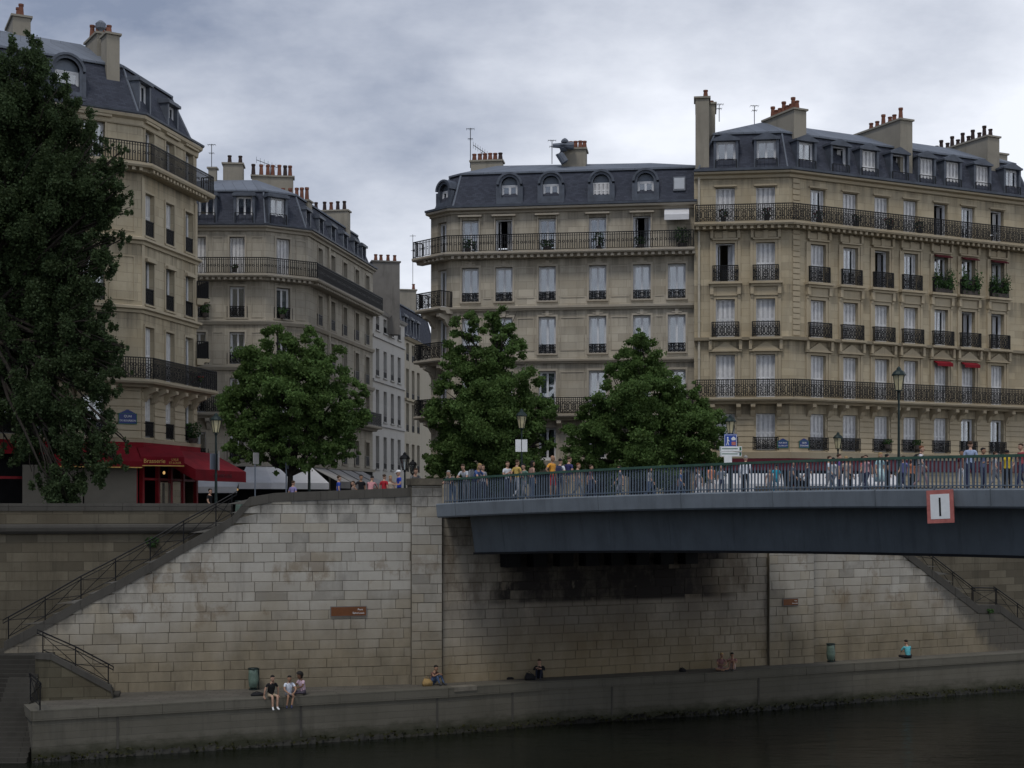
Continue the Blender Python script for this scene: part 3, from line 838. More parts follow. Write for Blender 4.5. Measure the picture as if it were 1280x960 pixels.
for i, p in enumerate((907.6, 958.3)): dormer(rootR, fR1, fR1.u(p), zE+.12, 1.12, 1.88, 'gable', 'casement', .22)
for i, p in enumerate((1011.6, 1053.6, 1090, 1128, 1162, 1194.6, 1231.7, 1269)):
    dormer(rootR, fR2, fR2.u(p), zE+.12, 1.12, 1.88, 'gable', ['casement', 'open', 'shut', 'open', 'shut', 'shut', 'shut', 'casement'][i], .22)
inw = -fR2.n
def stackR(pxr, ytop, pxb, d0, L, T, pots, yslope=0):
    u = fR2.u(pxr); p = fR2.p0+fR2.d*u+inw*d0; zt = CZ+(HY-ytop)*p.y/F
    chimney(rootR, p+inw*L/2, inw, L, T, zE+.6, zt, pots)
stackR(1012, 138, 966, .9, 3.1, .9, [(x, 0, .5+.3*(i % 3 == 1)) for i, x in enumerate((.08, .2, .3, .42, .52, .64, .78, .9))])
stackR(1140, 151, 1069, .5, 5.2, .95, [(x, 0, .45+.35*(i % 3 == 0)) for i, x in enumerate((.1, .2, .3, .42, .52, .62))])
stackR(1255, 172, 1182, .9, 5.4, 1.0, [(x, 1, .5+.3*(i % 2)) for i, x in enumerate((.06, .14, .24, .34, .42, .5, .6, .68, .78, .88, .95))])
p = fR2.p0+fR2.d*19.4+inw*4; chimney(rootR, p, fR2.d, 2.2, .9, zE+1, 33.4, [(x, 1, .7) for x in (.2, .45, .7)])
chimney(rootR, (11.3, 84.5), (.99, -.13), .8, 1.1, zr(300), at(0, 127, 84.6).z, [(.75, 0, .5)])
chimney(rootR, (11.75, 86.2), (.99, -.13), 1.1, 2.2, zE+1, at(0, 130, 85).z, [(.8, 0, .4)])
antenna(rootR, 943, 132, 88, 155, kind=0); antenna(rootR, 899, 130, 88, 152, kind=0)
pipe(rootR, fR1, .28, 11, zE-.2, 'pipe')
# shop front below
mb = MB()
course(mb, [fR1, fR2, fR3], [(-.3, 8.6), (-.02, 8.6), (-.02, zr(586)), (-.3, zr(586))])
mb.build('shop_front', M['room'], rootR)
mb = MB(); course(mb, [fR1, fR2], [(-.1, zr(588)), (.25, zr(588)), (.28, zr(573)), (-.1, zr(573))]); mb.build('shop_fascia', M['maroon'], rootR)
mb = MB()
for u in [.1]+[x for x in np.arange(1.6, fR1.L, 1.6)]: mb.box(u-.07, u+.07, -.03, .06, 8.7, zr(588), fR1.fr())
for u in np.arange(.4, 9.5, 1.45): mb.box(u-.07, u+.07, -.03, .06, 8.7, zr(588), fR2.fr())
mb.build('shop_joinery', M['maroon'], rootR)
ug = fR2.u(1118)
mb = MB(); mb.box(ug, fR2.L, -.25, .09, 8.6, zr(574), fR2.fr())
z = 9.2
while z < zr(577): mb.box(ug-.01, fR2.L, -.2, .12, z, z+.34, fR2.fr()); z += .38
mb.build('stone_base', M['stoneR'], rootR)
for f, a, b in ((fR1, .3, 5.1), (fR2, .5, ug-.3)):
    mb = MB(); q = f.fr(); n = int((b-a)/1.2)
    mb.ring_solid([[q(a, .26, zr(596)), q(b, .26, zr(596)), q(b, .3, zr(592)), q(a, .3, zr(592))], [q(a, 1.25, zr(606)), q(b, 1.25, zr(606)), q(b, 1.25, zr(605)), q(a, 1.25, zr(605))]])
    mb.box(a, b, 1.24, 1.27, zr(619), zr(605)-.01, q)
    mb.build('shop_awning', M['awnwhite'], rootR)
for i, p in ((4, 1176), (5, 1210)):
    u = fR2.u(p); zt = rowsR[1][1]; q = fR2.fr(); mb = MB()
    mb.ring_solid([[q(u-.62, .05, zt+.02), q(u+.62, .05, zt+.02), q(u+.62, .08, zt+.09), q(u-.62, .08, zt+.09)], [q(u-.62, .4, zt-.14), q(u+.62, .4, zt-.14), q(u+.62, .42, zt-.08), q(u-.62, .42, zt-.08)]])
    mb.box(u-.62, u+.62, .4, .42, zt-.27, zt-.085, q)
    mb.build('window_awning', M['red'], rootR)
for i in (4, 5, 6):
    u = uR2[i]; zt = rowsR[3][1]; q = fR2.fr(); mb = MB()
    mb.ring_solid([[q(u-.6, .05, zt+.02), q(u+.6, .05, zt+.02), q(u+.6, .08, zt+.09), q(u-.6, .08, zt+.09)], [q(u-.6, .4, zt-.12), q(u+.6, .4, zt-.12), q(u+.6, .42, zt-.06), q(u-.6, .42, zt-.06)]])
    mb.build('window_awning', M['maroon'], rootR)
def text_mesh(txt, size, mat, ext=.004, font=None):
    cu = bpy.data.curves.new('t', 'FONT'); cu.body = txt; cu.size = size; cu.align_x = 'CENTER'; cu.align_y = 'CENTER'; cu.extrude = ext
    o = bpy.data.objects.new('t', cu); COL.objects.link(o)
    dg = bpy.context.evaluated_depsgraph_get(); me = bpy.data.meshes.new_from_object(o.evaluated_get(dg))
    bpy.data.objects.remove(o); bpy.data.curves.remove(cu)
    me.transform(Matrix.Rotation(pi/2, 4, 'X')); me.materials.clear(); me.materials.append(M[mat]); return me
def name_plate(f, px, py, w, h, lines, label):
    u = f.u(px); z = f.z(px, py)
    r = empty('street_sign', f.w(u, .085, z-h/2), f.rz, label, 'street sign', 'blue enamel street name plates')
    m = MB(); m.box(-w/2, w/2, -.012, .02, 0, h*.74); 
    for k in range(5): m.box(-w*.4+w*.08*k, w*.4-w*.08*k, -.012, .02, h*(.74+.05*k), h*(.79+.05*k))
    link('plate', m.mesh('plate', M['plateblue']), r)
    m = MB(); t = .025
    m.box(-w/2-.01, w/2+.01, -.018, .0, -.01, t); m.box(-w/2-.01, w/2+.01, -.018, 0, h*.74-t, h*.74); m.box(-w/2-.01, -w/2+t, -.0185, 0, t, h*.74-t); m.box(w/2-t, w/2+.01, -.0185, 0, t, h*.74-t)
    link('border', m.mesh('border', M['plategreen']), r)
    for i, (t, s) in enumerate(lines): link('lettering', text_mesh(t, s, 'signwhite'), r, (0, -.02, h*(.53-.3*i)))
    return r
name_plate(fR1, 978.5, 554, .62, .56, [('RUE JEAN', .11), ('DU BELLAY', .105)], 'blue street name plate left of the corner of the golden building')
name_plate(fR2, 1004, 554, .7, .56, [('QUAI', .13), ("D'ORLÉANS", .115)], 'blue street name plate right of the corner of the golden building')

# ---- middle building, beige stone
fM0 = Face((-4.98, 87.4), (-3.68, 86)); fM1 = Face((-3.68, 86), (10.95, 84.11))
fM1.u0 = fM0.L
fMs = Face((-4.5, 99.5), (-4.98, 87.4))
ptsM = [(-4.98, 87.4), (-3.68, 86), (10.95, 84.11), (12.4, 97), (-4.5, 99.5)]
rootM = empty('apartment_building', (3, 88, 9), 0, 'grey beige apartment building with round topped zinc dormers behind the two trees', 'building')
zm = lambda y: fM1.z(747, y)
zE = zm(259)
uM = [fM1.u(p) for p in (587.9, 630, 684, 747, 802.3, 845.9)]; uM0 = [fM0.L*.55]
rowsM = [(zm(575), zm(534)), (zm(518), zm(463)), (zm(441), zm(394.8)), (zm(374.5), zm(331.5)), (zm(314), zm(271))]
wM = 1.04
mb = MB(); hh = []; h0 = []
for r, (zb, zt) in enumerate(rowsM):
    hh += [(u-wM/2, u+wM/2, zb, zt) for i, u in enumerate(uM) if not (r == 4 and i == 5)]; h0 += [(u-.42, u+.42, zb-(.25 if r in (2, 3) else 0), zt) for u in uM0]
zb0 = zm(583)
add_wall(mb, fM0, 8.6, zE, h0); add_wall(mb, fM1, zb0, zE, hh); add_wall(mb, fM1, 8.6, zb0, [(u-.8, u+.8, 8.7, zm(590)) for u in uM])
shell_back(mb, ptsM, (0, 1), 8.6, zE)
mb.build('wall', M['stoneM'], rootM)
for r, (zb, zt) in enumerate(rowsM):
    for i, u in enumerate(uM):
        if r == 4 and i == 5: continue
        k = 'casement'
        if r == 4: k = ['casement', 'open', 'bare', 'curtain', 'open'][i]
        if r == 3 and i in (3, 4, 5): k = 'curtain'
        if r == 2 and i >= 3: k = 'curtain'
        o = winR[('M', r, i)] = place_window(rootM, fM1, u, zb, wM, zt-zb, k, (wM-.02, .55, 0, -.0) if r in (2, 3) else None)
        if r in (2, 3): sill(o, wM, 'trimM')
    for u in uM0: place_window(rootM, fM0, u, zb-(.25 if r in (2, 3) else 0), .84, zt-zb+(.25 if r in (2, 3) else 0), 'bare')
for r, (zb, zt) in enumerate(rowsM):
    for i, u in enumerate(uM):
        if r == 4 and i == 5: continue
        q = fM1.fr(); tr = MB()
        if r == 4: tr.box(u-.72, u+.72, -.02, .28, zt+.15, zt+.25, q); tr.box(u-.6, u-.52, -.02, .1, zb, zt+.14, q); tr.box(u+.52, u+.6, -.02, .1, zb, zt+.14, q)
        else: frame_mould(tr, fM1, u-wM/2, u+wM/2, zb, zt, .12, .05)
        if r == 2 or r == 3: tr.box(u-.1, u+.1, -.02, .1, zt+.02, zt+.34, q); tr.box(u-.3, u+.3, -.02, .085, zt+.125, zt+.2, q)
        tr.build('surround', M['trimM'], winR[('M', r, i)])
    if r in (1, 2, 3):
        for a, b in zip(uM, uM[1:]):
            tr = MB(); panel(tr, fM1, a+.78, b-.78, zb+.15, zt-.05); tr.build('wall_panel', M['trimM'], rootM)
cr = MB(); FM = [fM0, fM1]
course(cr, FM, [(-.05, zE-.22), (.1, zE-.22), (.14, zE-.1), (.42, zE-.05), (.45, zE+.07), (-.05, zE+.07)])
for y in (383, 450): course(cr, FM, [(-.05, zm(y)-.18), (.12, zm(y)-.18), (.16, zm(y)-.1), (.26, zm(y)-.06), (.28, zm(y)+.06), (-.05, zm(y)+.1)])
course(cr, FM, [(-.05, zm(580)-.1), (.25, zm(580)-.1), (.3, zm(580)+.2), (-.05, zm(580)+.25)])
cr.build('cornice', M['trimM'], rootM)
balcony(rootM, FM, zm(314), .8, .9, -.15, 1.02, 1, .2, .4, None, 'trimM', .14)
balcony(rootM, [fM1], zm(518), .8, 0, -.2, 1.0, 0, .2, None, [(fM1, u+s) for u in uM for s in (-.75, .75)], 'trimM')
for y, e in ((383, .35), (448, .5), (519, .5)):
    balcony(rootM, [fM0], zm(y)+.05, 1.0, e, .12, 1.0, 0, .2, None, [(fM0, .3), (fM0, fM0.L-.3)], 'trimM')
mansard(rootM, [(-4.98, 87.4), (-3.68, 86), (12.6, 83.9), (14.2, 97), (-4.5, 99.5)], zE+.06, zm(209), 1.15, zm(200)+.8, 4.5)
gut = MB(); course(gut, FM, [(.36, zE+.08), (.5, zE+.1), (.52, zE+.22), (.44, zE+.22), (.36, zE+.15)]); gut.build('gutter', M['zinc_dark'], rootM)
for i, p in enumerate((636, 688, 751, 806.7)): dormer(rootM, fM1, fM1.u(p), zm(246), .98, .95, 'round', ['casement', 'casement', 'shut', 'bare'][i], .28, False, 1.3)
dormer(rootM, fM0, fM0.L*.45, zm(247), .8, .9, 'round', 'curtain', .3, False, 1.3)
u = fM1.u(849); mb = MB()
sl = lambda t: (-.12-1.0*t, zE+.05+(zm(209)-zE)*t)
q = lambda uu, t, k: fM1.w(uu, sl(t)[0]+k, sl(t)[1]+k*.4)
mb.ring_solid([[q(u-.36, .36, -.1), q(u+.36, .36, -.1), q(u+.36, .36, .1), q(u-.36, .36, .1)], [q(u-.36, .74, -.1), q(u+.36, .74, -.1), q(u+.36, .74, .1), q(u-.36, .74, .1)]])
sk = mb.build('skylight', M['zinc_dark'], rootM)
mb = MB(); mb.quad(q(u-.3, .4, .115), q(u+.3, .4, .115), q(u+.3, .7, .115), q(u-.3, .7, .115)); mb.build('pane', plain('skylight_glass', (.3, .33, .37), .45, 0, .1, 2), sk)
c = at(609, 215, 91); chimney(rootM, (c.x, c.y), (.99, -.13), 2.0, .8, zm(225), at(0, 204, 91).z, [(x, x > .9, .5) for x in (.08, .26, .43, .6, .76, .93)])
c = at(718, 205, 89); chimney(rootM, (c.x, c.y), (.99, -.13), 1.5, 1.2, zm(222), at(0, 190, 89).z, [(x, 0, .55) for x in (.15, .35, .55, .75, .92)])
mb = MB(); b = at(706, 203, 88); t = at(706, 182, 88)
mb.tube([b, (b.x-.3, b.y, b.z+.5), (t.x-.1, t.y, t.z-.2), (t.x-.1, t.y, t.z)], [.25, .28, .3, .3], 10); mb.tube([(t.x-.75, t.y, t.z+.0), (t.x+.55, t.y, t.z+.0)], [.13, .24], 8); mb.lathe([(.22, 0), (.24, .1), (.15, .22), (.04, .28)], (t.x, t.y, t.z+.18), 8)
mb.build('ventilation_duct', M['zinc'], rootM)
antenna(rootM, 588, 160, 91, 210, kind=0); antenna(rootM, 602, 190, 92, 203, .9, 1); antenna(rootM, 690, 175, 90, 205, kind=0)
pipe(rootM, fM1, fM1.L-.12, 11, zE-.3, 'pipegrey')
u = fM1.u(846); zt = zm(265); q = fM1.fr(); mb = MB()
mb.ring_solid([[q(u-.72, .1, zt), q(u+.72, .1, zt), q(u+.72, .13, zt+.05), q(u-.72, .13, zt+.05)], [q(u-.72, .72, zt-.45), q(u+.72, .72, zt-.45), q(u+.72, .74, zt-.4), q(u-.72, .74, zt-.4)]])
mb.box(u-.72, u+.72, .73, .75, zt-.72, zt-.4, q); mb.build('window_awning', M['awnwhite'], rootM)
place_window(rootM, fM1, u, zm(314), wM, .05, 'bare') if False else None

# ---- left building with the red awning
A0 = (-26.9, 69.2); A1 = (-19.3, 74.0); A2 = (-17.86, 80.55)
fA1 = Face(A0, A1); fA2 = Face(A1, A2); fA3 = Face(A2, (-23.0, 89.0)); fA0 = Face((-34, 68.6), A0)
fA2.u0 = fA1.L; fA3.u0 = 16
ptsA = [(-34, 68.6), A0, A1, A2, (-23.0, 89.0), (-36, 84)]
rootA = empty('apartment_building', (-24, 76, 8.8), 0, 'honey stone corner building over the red awning at the left edge', 'building')
za = lambda y: CZ+(HY-y)*fA2.p0.y/F
z5 = lambda y, px=185: fA2.z(px, y)
zE = za(147)
uA2 = [fA2.u(p) for p in (186.5, 212, 236)]; uA1 = [fA1.u(p) for p in (117, 52, 5)]
rowsA = [(z5(547), z5(497)), (z5(477), z5(409)), (z5(381), z5(324)), (z5(296), z5(242.5)), (z5(211.5), z5(163))]
wA = 1.02; wA1 = 1.15
mb = MB(); h1 = []; h2 = []
for zb, zt in rowsA:
    h1 += [(u-wA1/2, u+wA1/2, zb, zt) for u in uA1]; h2 += [(u-wA/2, u+wA/2, zb, zt) for u in uA2]
zb0 = z5(552)
add_wall(mb, fA1, zb0, zE, h1); add_wall(mb, fA2, zb0, zE, h2); add_wall(mb, fA3, 8.4, zE, []); add_wall(mb, fA0, 8.4, zE, [(u-wA1/2, u+wA1/2, zb, zt) for zb, zt in rowsA for u in (2.0, 5.0)])
shell_back(mb, ptsA, (0, 1, 2, 3), 8.4, zE)
mb.build('wall', M['stoneA'], rootA)
kA = [['shut', 'shut', 'bare'], ['shut', 'shut', 'bare'], ['curtain', 'curtain', 'casement'], ['shut', 'shut', 'curtain'], ['bare', 'curtain', 'casement']]
for r, (zb, zt) in enumerate(rowsA):
    for i, u in enumerate(uA2):
        o = winR[('A2', r, i)] = place_window(rootA, fA2, u, zb, wA, zt-zb, kA[r][i], (wA+.1, .85, 0, .07) if r in (0, 2, 3) else None)
        if r in (2, 3): sill(o, wA, 'trimA')
    for u in (2.0, 5.0): place_window(rootA, fA0, u, zb, wA1, zt-zb, 'casement', (wA1+.1, .85, 0, .07))
    for i, u in enumerate(uA1):
        o = winR[('A1', r, i)] = place_window(rootA, fA1, u, zb, wA1, zt-zb, 'casement', (wA1+.1, .85, 0, .07) if r in (0, 2, 3) else None)
for f, us, w, nm in ((fA1, uA1, wA1, 'A1'), (fA2, uA2, wA, 'A2')):
    for r, (zb, zt) in enumerate(rowsA):
        for i, u in enumerate(us):
            q = f.fr(); tr = MB()
            if r: frame_mould(tr, f, u-w/2, u+w/2, zb, zt, .11, .05)
            if r == 4: tr.box(u-w/2-.3, u+w/2+.3, -.02, .26, zt+.22, zt+.33, q)
            if r == 2: tr.box(u-w/2-.05, u+w/2+.05, -.02, .2, zt-.18, zt-.02, q)
            if tr.v: tr.build('surround', M['trimA'], winR[(nm, r, i)])
for f in (fA1, fA2):
    for r in (2, 3):
        zb, zt = rowsA[r]
        if f is fA2:
            for a in (0, f.L-.3): tr = MB(); tr.box(a, a+.3, -.02, .06, zb-.2, zt+.7, f.fr()); tr.build('pilaster_strip', M['trimA'], rootA)
        else: tr = MB(); panel(tr, f, f.u(136), f.L-.35, zb+.1, zt); tr.build('wall_panel', M['trimA'], rootA)
for f, us, w in ((fA1, uA1[::-1], wA1), (fA2, uA2, wA)):
    ed = [0]+sum([[u-w/2-.02, u+w/2+.02] for u in us], [])+[f.L]
    for a, b in zip(ed[::2], ed[1::2]):
        z = z5(549); gr = MB()
        while z < rowsA[0][1]+.3:
            gr.box(a+.02, b-.02, -.03, .05, z+.02, z+.38, f.fr()); z += .41
        gr.build('rusticated_pier', M['trimA'], rootA)
FA = [fA0, fA1, fA2, fA3]
cr = MB()
course(cr, FA, [(-.05, zE-.5), (.08, zE-.5), (.12, zE-.2), (.3, zE-.1), (.34, zE+.05), (-.05, zE+.08)])
for y in (304, 389): course(cr, FA, [(-.05, z5(y)-.2), (.1, z5(y)-.2), (.14, z5(y)-.06), (.3, z5(y)), (.3, z5(y)+.12), (-.05, z5(y)+.22)])
course(cr, FA, [(-.05, z5(551)-.12), (.2, z5(551)-.12), (.25, z5(551)+.06), (-.05, z5(551)+.06)])
cr.build('cornice', M['trimA'], rootA)
balcony(rootA, [fA1, fA2], z5(211.5), .8, 0, .75, 1.04, 1, .22, .4, None, 'trimA', .14)
balcony(rootA, [fA1, fA2], z5(477), .95, 0, .85, 1.12, 0, .22, None, [(fA2, u+s) for u in uA2 for s in (-.6, .6)]+[(fA1, u+s) for u in uA1 for s in (-.8, .8)], 'trimA', .13)
for y, hgt in ((332, .95), (413, .95)):
    balcony(rootA, [Face(fA3.p0, fA3.p0+fA3.d*2.0)], z5(y)-.9, .7, .25, 0, 1.0, 0, .2, None, None, 'trimA')
mansard(rootA, ptsA, zE+.06, za(80), 1.3, za(60)+1.1, 4.5)
gut = MB(); course(gut, FA, [(.28, zE+.09), (.4, zE+.1), (.42, zE+.2), (.3, zE+.2)]); gut.build('gutter', M['zinc_dark'], rootA)
dormer(rootA, fA1, fA1.u(87), zE+.75, 1.25, 1.25, 'round', 'bare', .4, False, 1.6)
dormer(rootA, fA2, fA2.u(189), zE+.35, 1.05, 1.75, 'flat', 'bare', .35, False, 1.4); dormer(rootA, fA2, fA2.u(224), zE+.55, 1.0, 1.3, 'flat', 'bare', .35, False, 1.4)
c = at(138, 60, 74.6); chimney(rootA, (c.x, c.y), fA1.d, .68, 1.0, za(104), at(0, 47, 74.6).z, [(.4, 0, .5)])
c = at(125, 60, 76.4); chimney(rootA, (c.x, c.y), fA1.d, .95, 2.2, zE+1.5, at(0, 51, 76.4).z, [(x, 0, .65) for x in (.08, .36, .64, .92)])
c = at(23, 40, 76); chimney(rootA, (c.x, c.y), (-.45, .9), 2.6, .9, zE+1.5, at(0, 31, 76).z, [(x, 0, .65) for x in (.1, .35, .6)])
mb = MB(); c = at(126, 38, 75.8); mb.lathe([(.1, -.6), (.1, 0), (.26, .1), (.28, .35), (.12, .5)], c, 9); mb.build('chimney_cowl', M['zinc'], rootA)
# ground floor of the brasserie
mb = MB()
for f in (fA1, fA2): mb.box(0.02, f.L-.02, -1.6, -1.4, 8.4, z5(552)-.02, f.fr())
mb.box(.02, fA1.L-.02, -1.4, -.05, z5(552)-.2, z5(552)-.05, fA1.fr()); mb.box(.02, fA2.L-.02, -1.4, -.05, z5(552)-.2, z5(552)-.05, fA2.fr())
mb.build('shop_interior', M['room'], rootA)
mb = MB()
for f, a, b in ((fA1, fA1.u(26), fA1.u(101)), (fA1, fA1.u(103), fA1.u(168))): mb.box(a, b, .3, .36, 8.6, za(588)+.2, f.fr())
mb.build('screen_panel', M['cream'], rootA)
mb = MB()
for f, us in ((fA1, [0.1, fA1.L-.3]), (fA2, [.1, 1.9, 3.4, 4.9, fA2.L-.12])):
    for u in us: mb.box(u-.1, u+.1, -.1, .1, 8.4, z5(552)-.05, f.fr())
for f in (fA1, fA2): mb.box(.22, f.L-.25, -.06, .06, za(600), za(597), f.fr())
mb.build('shop_joinery', M['redwood'], rootA)
mb = MB()
for a in (2.05, 3.55): mb.box(a, a+1.2, -.01, .012, 8.9, za(601), fA2.fr())
mb.build('shop_glazing', M['glass'], rootA)
mb = MB()
for k in range(2): mb.box(2.5+k*.75, 2.62+k*.75, .02, .06, 8.6, za(603), fA2.fr())
mb.build('door_frame', M['cream'], rootA)
def awning(root, f, u0, u1, o0, z0, o1, z1, val, mat, scal=False, name='awning', sides=True):
    mb = MB(); q = f.fr()
    mb.ring_solid([[q(u0, o0, z0), q(u1, o0, z0), q(u1, o0, z0+.05), q(u0, o0, z0+.05)], [q(u0, o1, z1), q(u1, o1, z1), q(u1, o1, z1+.05), q(u0, o1, z1+.05)]])
    n = max(2, int((u1-u0)/.3)) if scal else 1
    for k in range(n):
        a = u0+(u1-u0)*k/n; b = u0+(u1-u0)*(k+1)/n
        mb.box(a, b, o1-.012, o1+.012, z1-val+(.05 if k % 2 and scal else 0), z1+.05-.001, q)
    if sides:
        for u in (u0, u1):
            mb.ring_solid([[q(u-.01, o0, z0-.002), q(u+.01, o0, z0-.002), q(u+.01, o0+.02, z0), q(u-.01, o0+.02, z0)][::-1], [q(u-.01, o0, z0-.3), q(u+.01, o0, z0-.3), q(u+.01, o1-.02, z1-val*.9), q(u-.01, o1-.02, z1-val*.9)]])
            mb.poly([q(u, o0, z0), q(u, o1, z1), q(u, o1, z1-val), q(u, o0, z0-.5)])
    return mb.build(name, M[mat], root)
zt = z5(553)
mb = MB(); course(mb, [fA1, fA2, fA3], [(.0, zt-.75), (.18, zt-.75), (.2, zt), (.0, zt)]); mb.build('awning_box', M['red'], rootA)
a1 = awning(rootA, fA1, fA1.u(62), fA1.L-.35, .2, zt-.3, 1.3, zt-1.1, .3, 'red', True)
fCh = Face((-19.55, 73.75), (-17.45, 74.75))
a2 = awning(rootA, fCh, .1, fCh.L, -.1, zt-.25, 1.0, zt-.85, .42, 'red', True)
a3 = awning(rootA, fA2, 1.6, fA2.L+1.6, .2, zt-.35, 2.3, zt-1.45, .55, 'red', False)
tx = text_mesh('Brasserie', .3, 'gold'); o = link('lettering', tx, a2, Vector(fCh.w(.8, 1.02, zt-1.03))-wloc(rootA), fCh.rz)
for i, t in enumerate(("L'ISLE", 'ST-LOUIS')):
    link('lettering', text_mesh(t, .15, 'gold'), a2, Vector(fCh.w(1.85, 1.02, zt-.95-.16*i))-wloc(rootA), fCh.rz)
link('lettering', text_mesh("L'ISLE SAINT-LOUIS", .3, 'maroon'), a3, Vector(fA2.w(5.0, 2.33, zt-1.7))-wloc(rootA), fA2.rz)
gl = MB()
for (f, a, b, o, z) in ((fCh, .1, fCh.L, 1.015, zt-1.29), (fA1, fA1.u(62), fA1.L-.35, 1.315, zt-1.4)):
    gl.box(a, b, o, o+.01, z, z+.05, f.fr())
gl.build('awning_trim', M['gold'], rootA)
for p, y, Y in ((205, 591, 74.5), (247, 594, 78)):
    mb = MB(); mb.ball(at(p, y, Y), (.07, .07, .09), 8, 6); b = mb.build('wall_lamp', M['bulb'], rootA)
name_plate(fA1, 159, 521, .95, .75, [('QUAI', .17), ('DE BOURBON', .135)], 'blue street name plate on the honey stone wall above the red awning')

# ---- building behind, at the street corner
B0 = (-24, 92); B1 = (-15.94, 92); B2 = (-13.44, 93.74); B3 = (-10.7, 109.3)
fB1 = Face(B0, B1); fB2 = Face(B1, B2); fB3 = Face(B2, B3); fB2.u0 = fB1.L; fB3.u0 = fB1.L+fB2.L
ptsB = [B0, B1, B2, B3, (-20, 112), (-27, 102)]
rootB = empty('apartment_building', (-17, 98, 9), 0, 'grey stone corner building behind the lone tree, with white cafe awnings along its foot', 'building')
zb_ = lambda y: fB1.z(290, y)
zE = zb_(284)
uB1 = [fB1.u(p) for p in (248, 296.5)]; uB2 = [fB2.u(354)]; uB3 = [fB3.u(p) for p in (400, 416, 431, 446, 459)]
rowsB = [(zb_(575), zb_(540)), (zb_(516), zb_(472)), (zb_(455), zb_(415)), (zb_(397), zb_(358)), (zb_(344), zb_(296))]
wB = .98
mb = MB()
for f, us in ((fB1, uB1), (fB2, uB2), (fB3, uB3)):
    add_wall(mb, f, zb_(583), zE, [(u-wB/2, u+wB/2, zb, zt) for zb, zt in rowsB for u in us])
shell_back(mb, ptsB, (0, 1, 2), 8.6, zE)
mb.build('wall', M['stoneB'], rootB)
for r, (zb, zt) in enumerate(rowsB):
    for f, us in ((fB1, uB1), (fB2, uB2), (fB3, uB3)):
        for i, u in enumerate(us):
            k = 'shut' if r == 4 and f is not fB3 else ('casement' if f is not fB3 else ['bare', 'casement', 'curtain'][(i+r) % 3])
            if r == 3 and f is fB2: k = 'curtain'
            o = winR[('B', r, f.rz, i)] = place_window(rootB, f, u, zb, wB, zt-zb, k, (wB+.3, .75, 0, .1) if r in (0, 2, 3) else None)
            if r in (0, 2, 3): sill(o, wB+.2, 'trimB')
for f, us in ((fB1, uB1), (fB2, uB2), (fB3, uB3)):
    for r, (zb, zt) in enumerate(rowsB):
        for i, u in enumerate(us):
            tr = MB(); frame_mould(tr, f, u-wB/2, u+wB/2, zb, zt, .13, .05); tr.build('surround', M['trimB'], winR[('B', r, f.rz, i)])
        if f is not fB3 and r in (2, 3, 4):
            ed = [0]+[x for u in us for x in (u-.75, u+.75)]+[f.L]
            for a, b in zip(ed[::2], ed[1::2]):
                if b-a > .8: tr = MB(); panel(tr, f, a+.15, b-.15, zb, zt); tr.build('wall_panel', M['trimB'], rootB)
FB = [fB1, fB2, fB3]; cr = MB()
course(cr, FB, [(-.05, zE-.25), (.1, zE-.25), (.15, zE-.1), (.32, zE-.04), (.34, zE+.06), (-.05, zE+.08)])
for y in (402, 459): course(cr, FB, [(-.05, zb_(y)-.2), (.1, zb_(y)-.2), (.2, zb_(y)), (.2, zb_(y)+.1), (-.05, zb_(y)+.14)])
course(cr, FB, [(-.05, zb_(583)), (.2, zb_(583)), (.25, zb_(581)+.1), (-.05, zb_(581)+.14)])
cr.build('cornice', M['trimB'], rootB)
balcony(rootB, FB, zb_(344), .8, 0, .3, 1.05, 1, .2, .4, None, 'trimB', .14)
balcony(rootB, [fB1], zb_(516), .8, 0, 0, 1.0, 0, .2, None, [(fB1, u+s) for u in uB1 for s in (-.7, .7)], 'trimB')
balcony(rootB, [Face(fB3.w(9.5, 0, 0)[:2], fB3.w(15.5, 0, 0)[:2])], zb_(516), .8, 0, .2, 1.0, 0, .2, None, None, 'trimB')
mansard(rootB, ptsB, zE+.06, zb_(236), 1.0, zb_(226)+1.0, 4.2)
gut = MB(); course(gut, FB, [(.28, zE+.09), (.42, zE+.1), (.44, zE+.2), (.3, zE+.2)]); gut.build('gutter', M['zinc_dark'], rootB)
for p in (257, 304.5): dormer(rootB, fB1, fB1.u(p), zE+.2, 1.05, 1.85, 'flat', 'casement', .15)
dormer(rootB, fB2, fB2.u(349), zE+.2, 1.05, 1.85, 'flat', 'casement', .15)
for p in (391, 407, 422, 437, 450, 460): dormer(rootB, fB3, fB3.u(p), zE+.4, .8, 1.2, 'flat', 'bare', .3, False, 1.2)
c = at(292, 230, 97); chimney(rootB, (c.x, c.y), (1, .1), 1.3, 1.2, zE+1, at(0, 208, 97).z, [(.3, 1, .6), (.85, 1, .6)])
c = at(341, 230, 98); chimney(rootB, (c.x, c.y), (1, .15), 2.8, .8, zE+1, at(0, 223, 98).z, [(x, x < .1 or .75 < x < .85, .75) for x in (.03, .22, .38, .5, .66, .8, .92)])
inw = -fB3.n
for pxr, yt, L, T, pots in ((402, 253, 2.4, .8, [(x, 0, .9) for x in (.1, .25, .4, .6, .8, .95)]), (449, 265, 3.4, .8, [(x, i % 3 < 2, .7) for i, x in enumerate((.1, .25, .4, .55, .75, .9))])):
    u = fB3.u(pxr); p = fB3.p0+fB3.d*u+inw*.8; chimney(rootB, p+inw*L/2, inw, L, T, zE+.5, CZ+(HY-yt)*p.y/F, pots)
c = at(266, 215, 96); chimney(rootB, (c.x, c.y), (1, 0), .5, .5, zE+2, at(0, 212, 96).z, [])
antenna(rootB, 264.5, 180, 96, 222); antenna(rootB, 338, 208, 98, 220, 1.6, 1)
pipe(rootB, fB3, fB3.u(410), 10, zE-.2, 'pipe')
mb = MB()
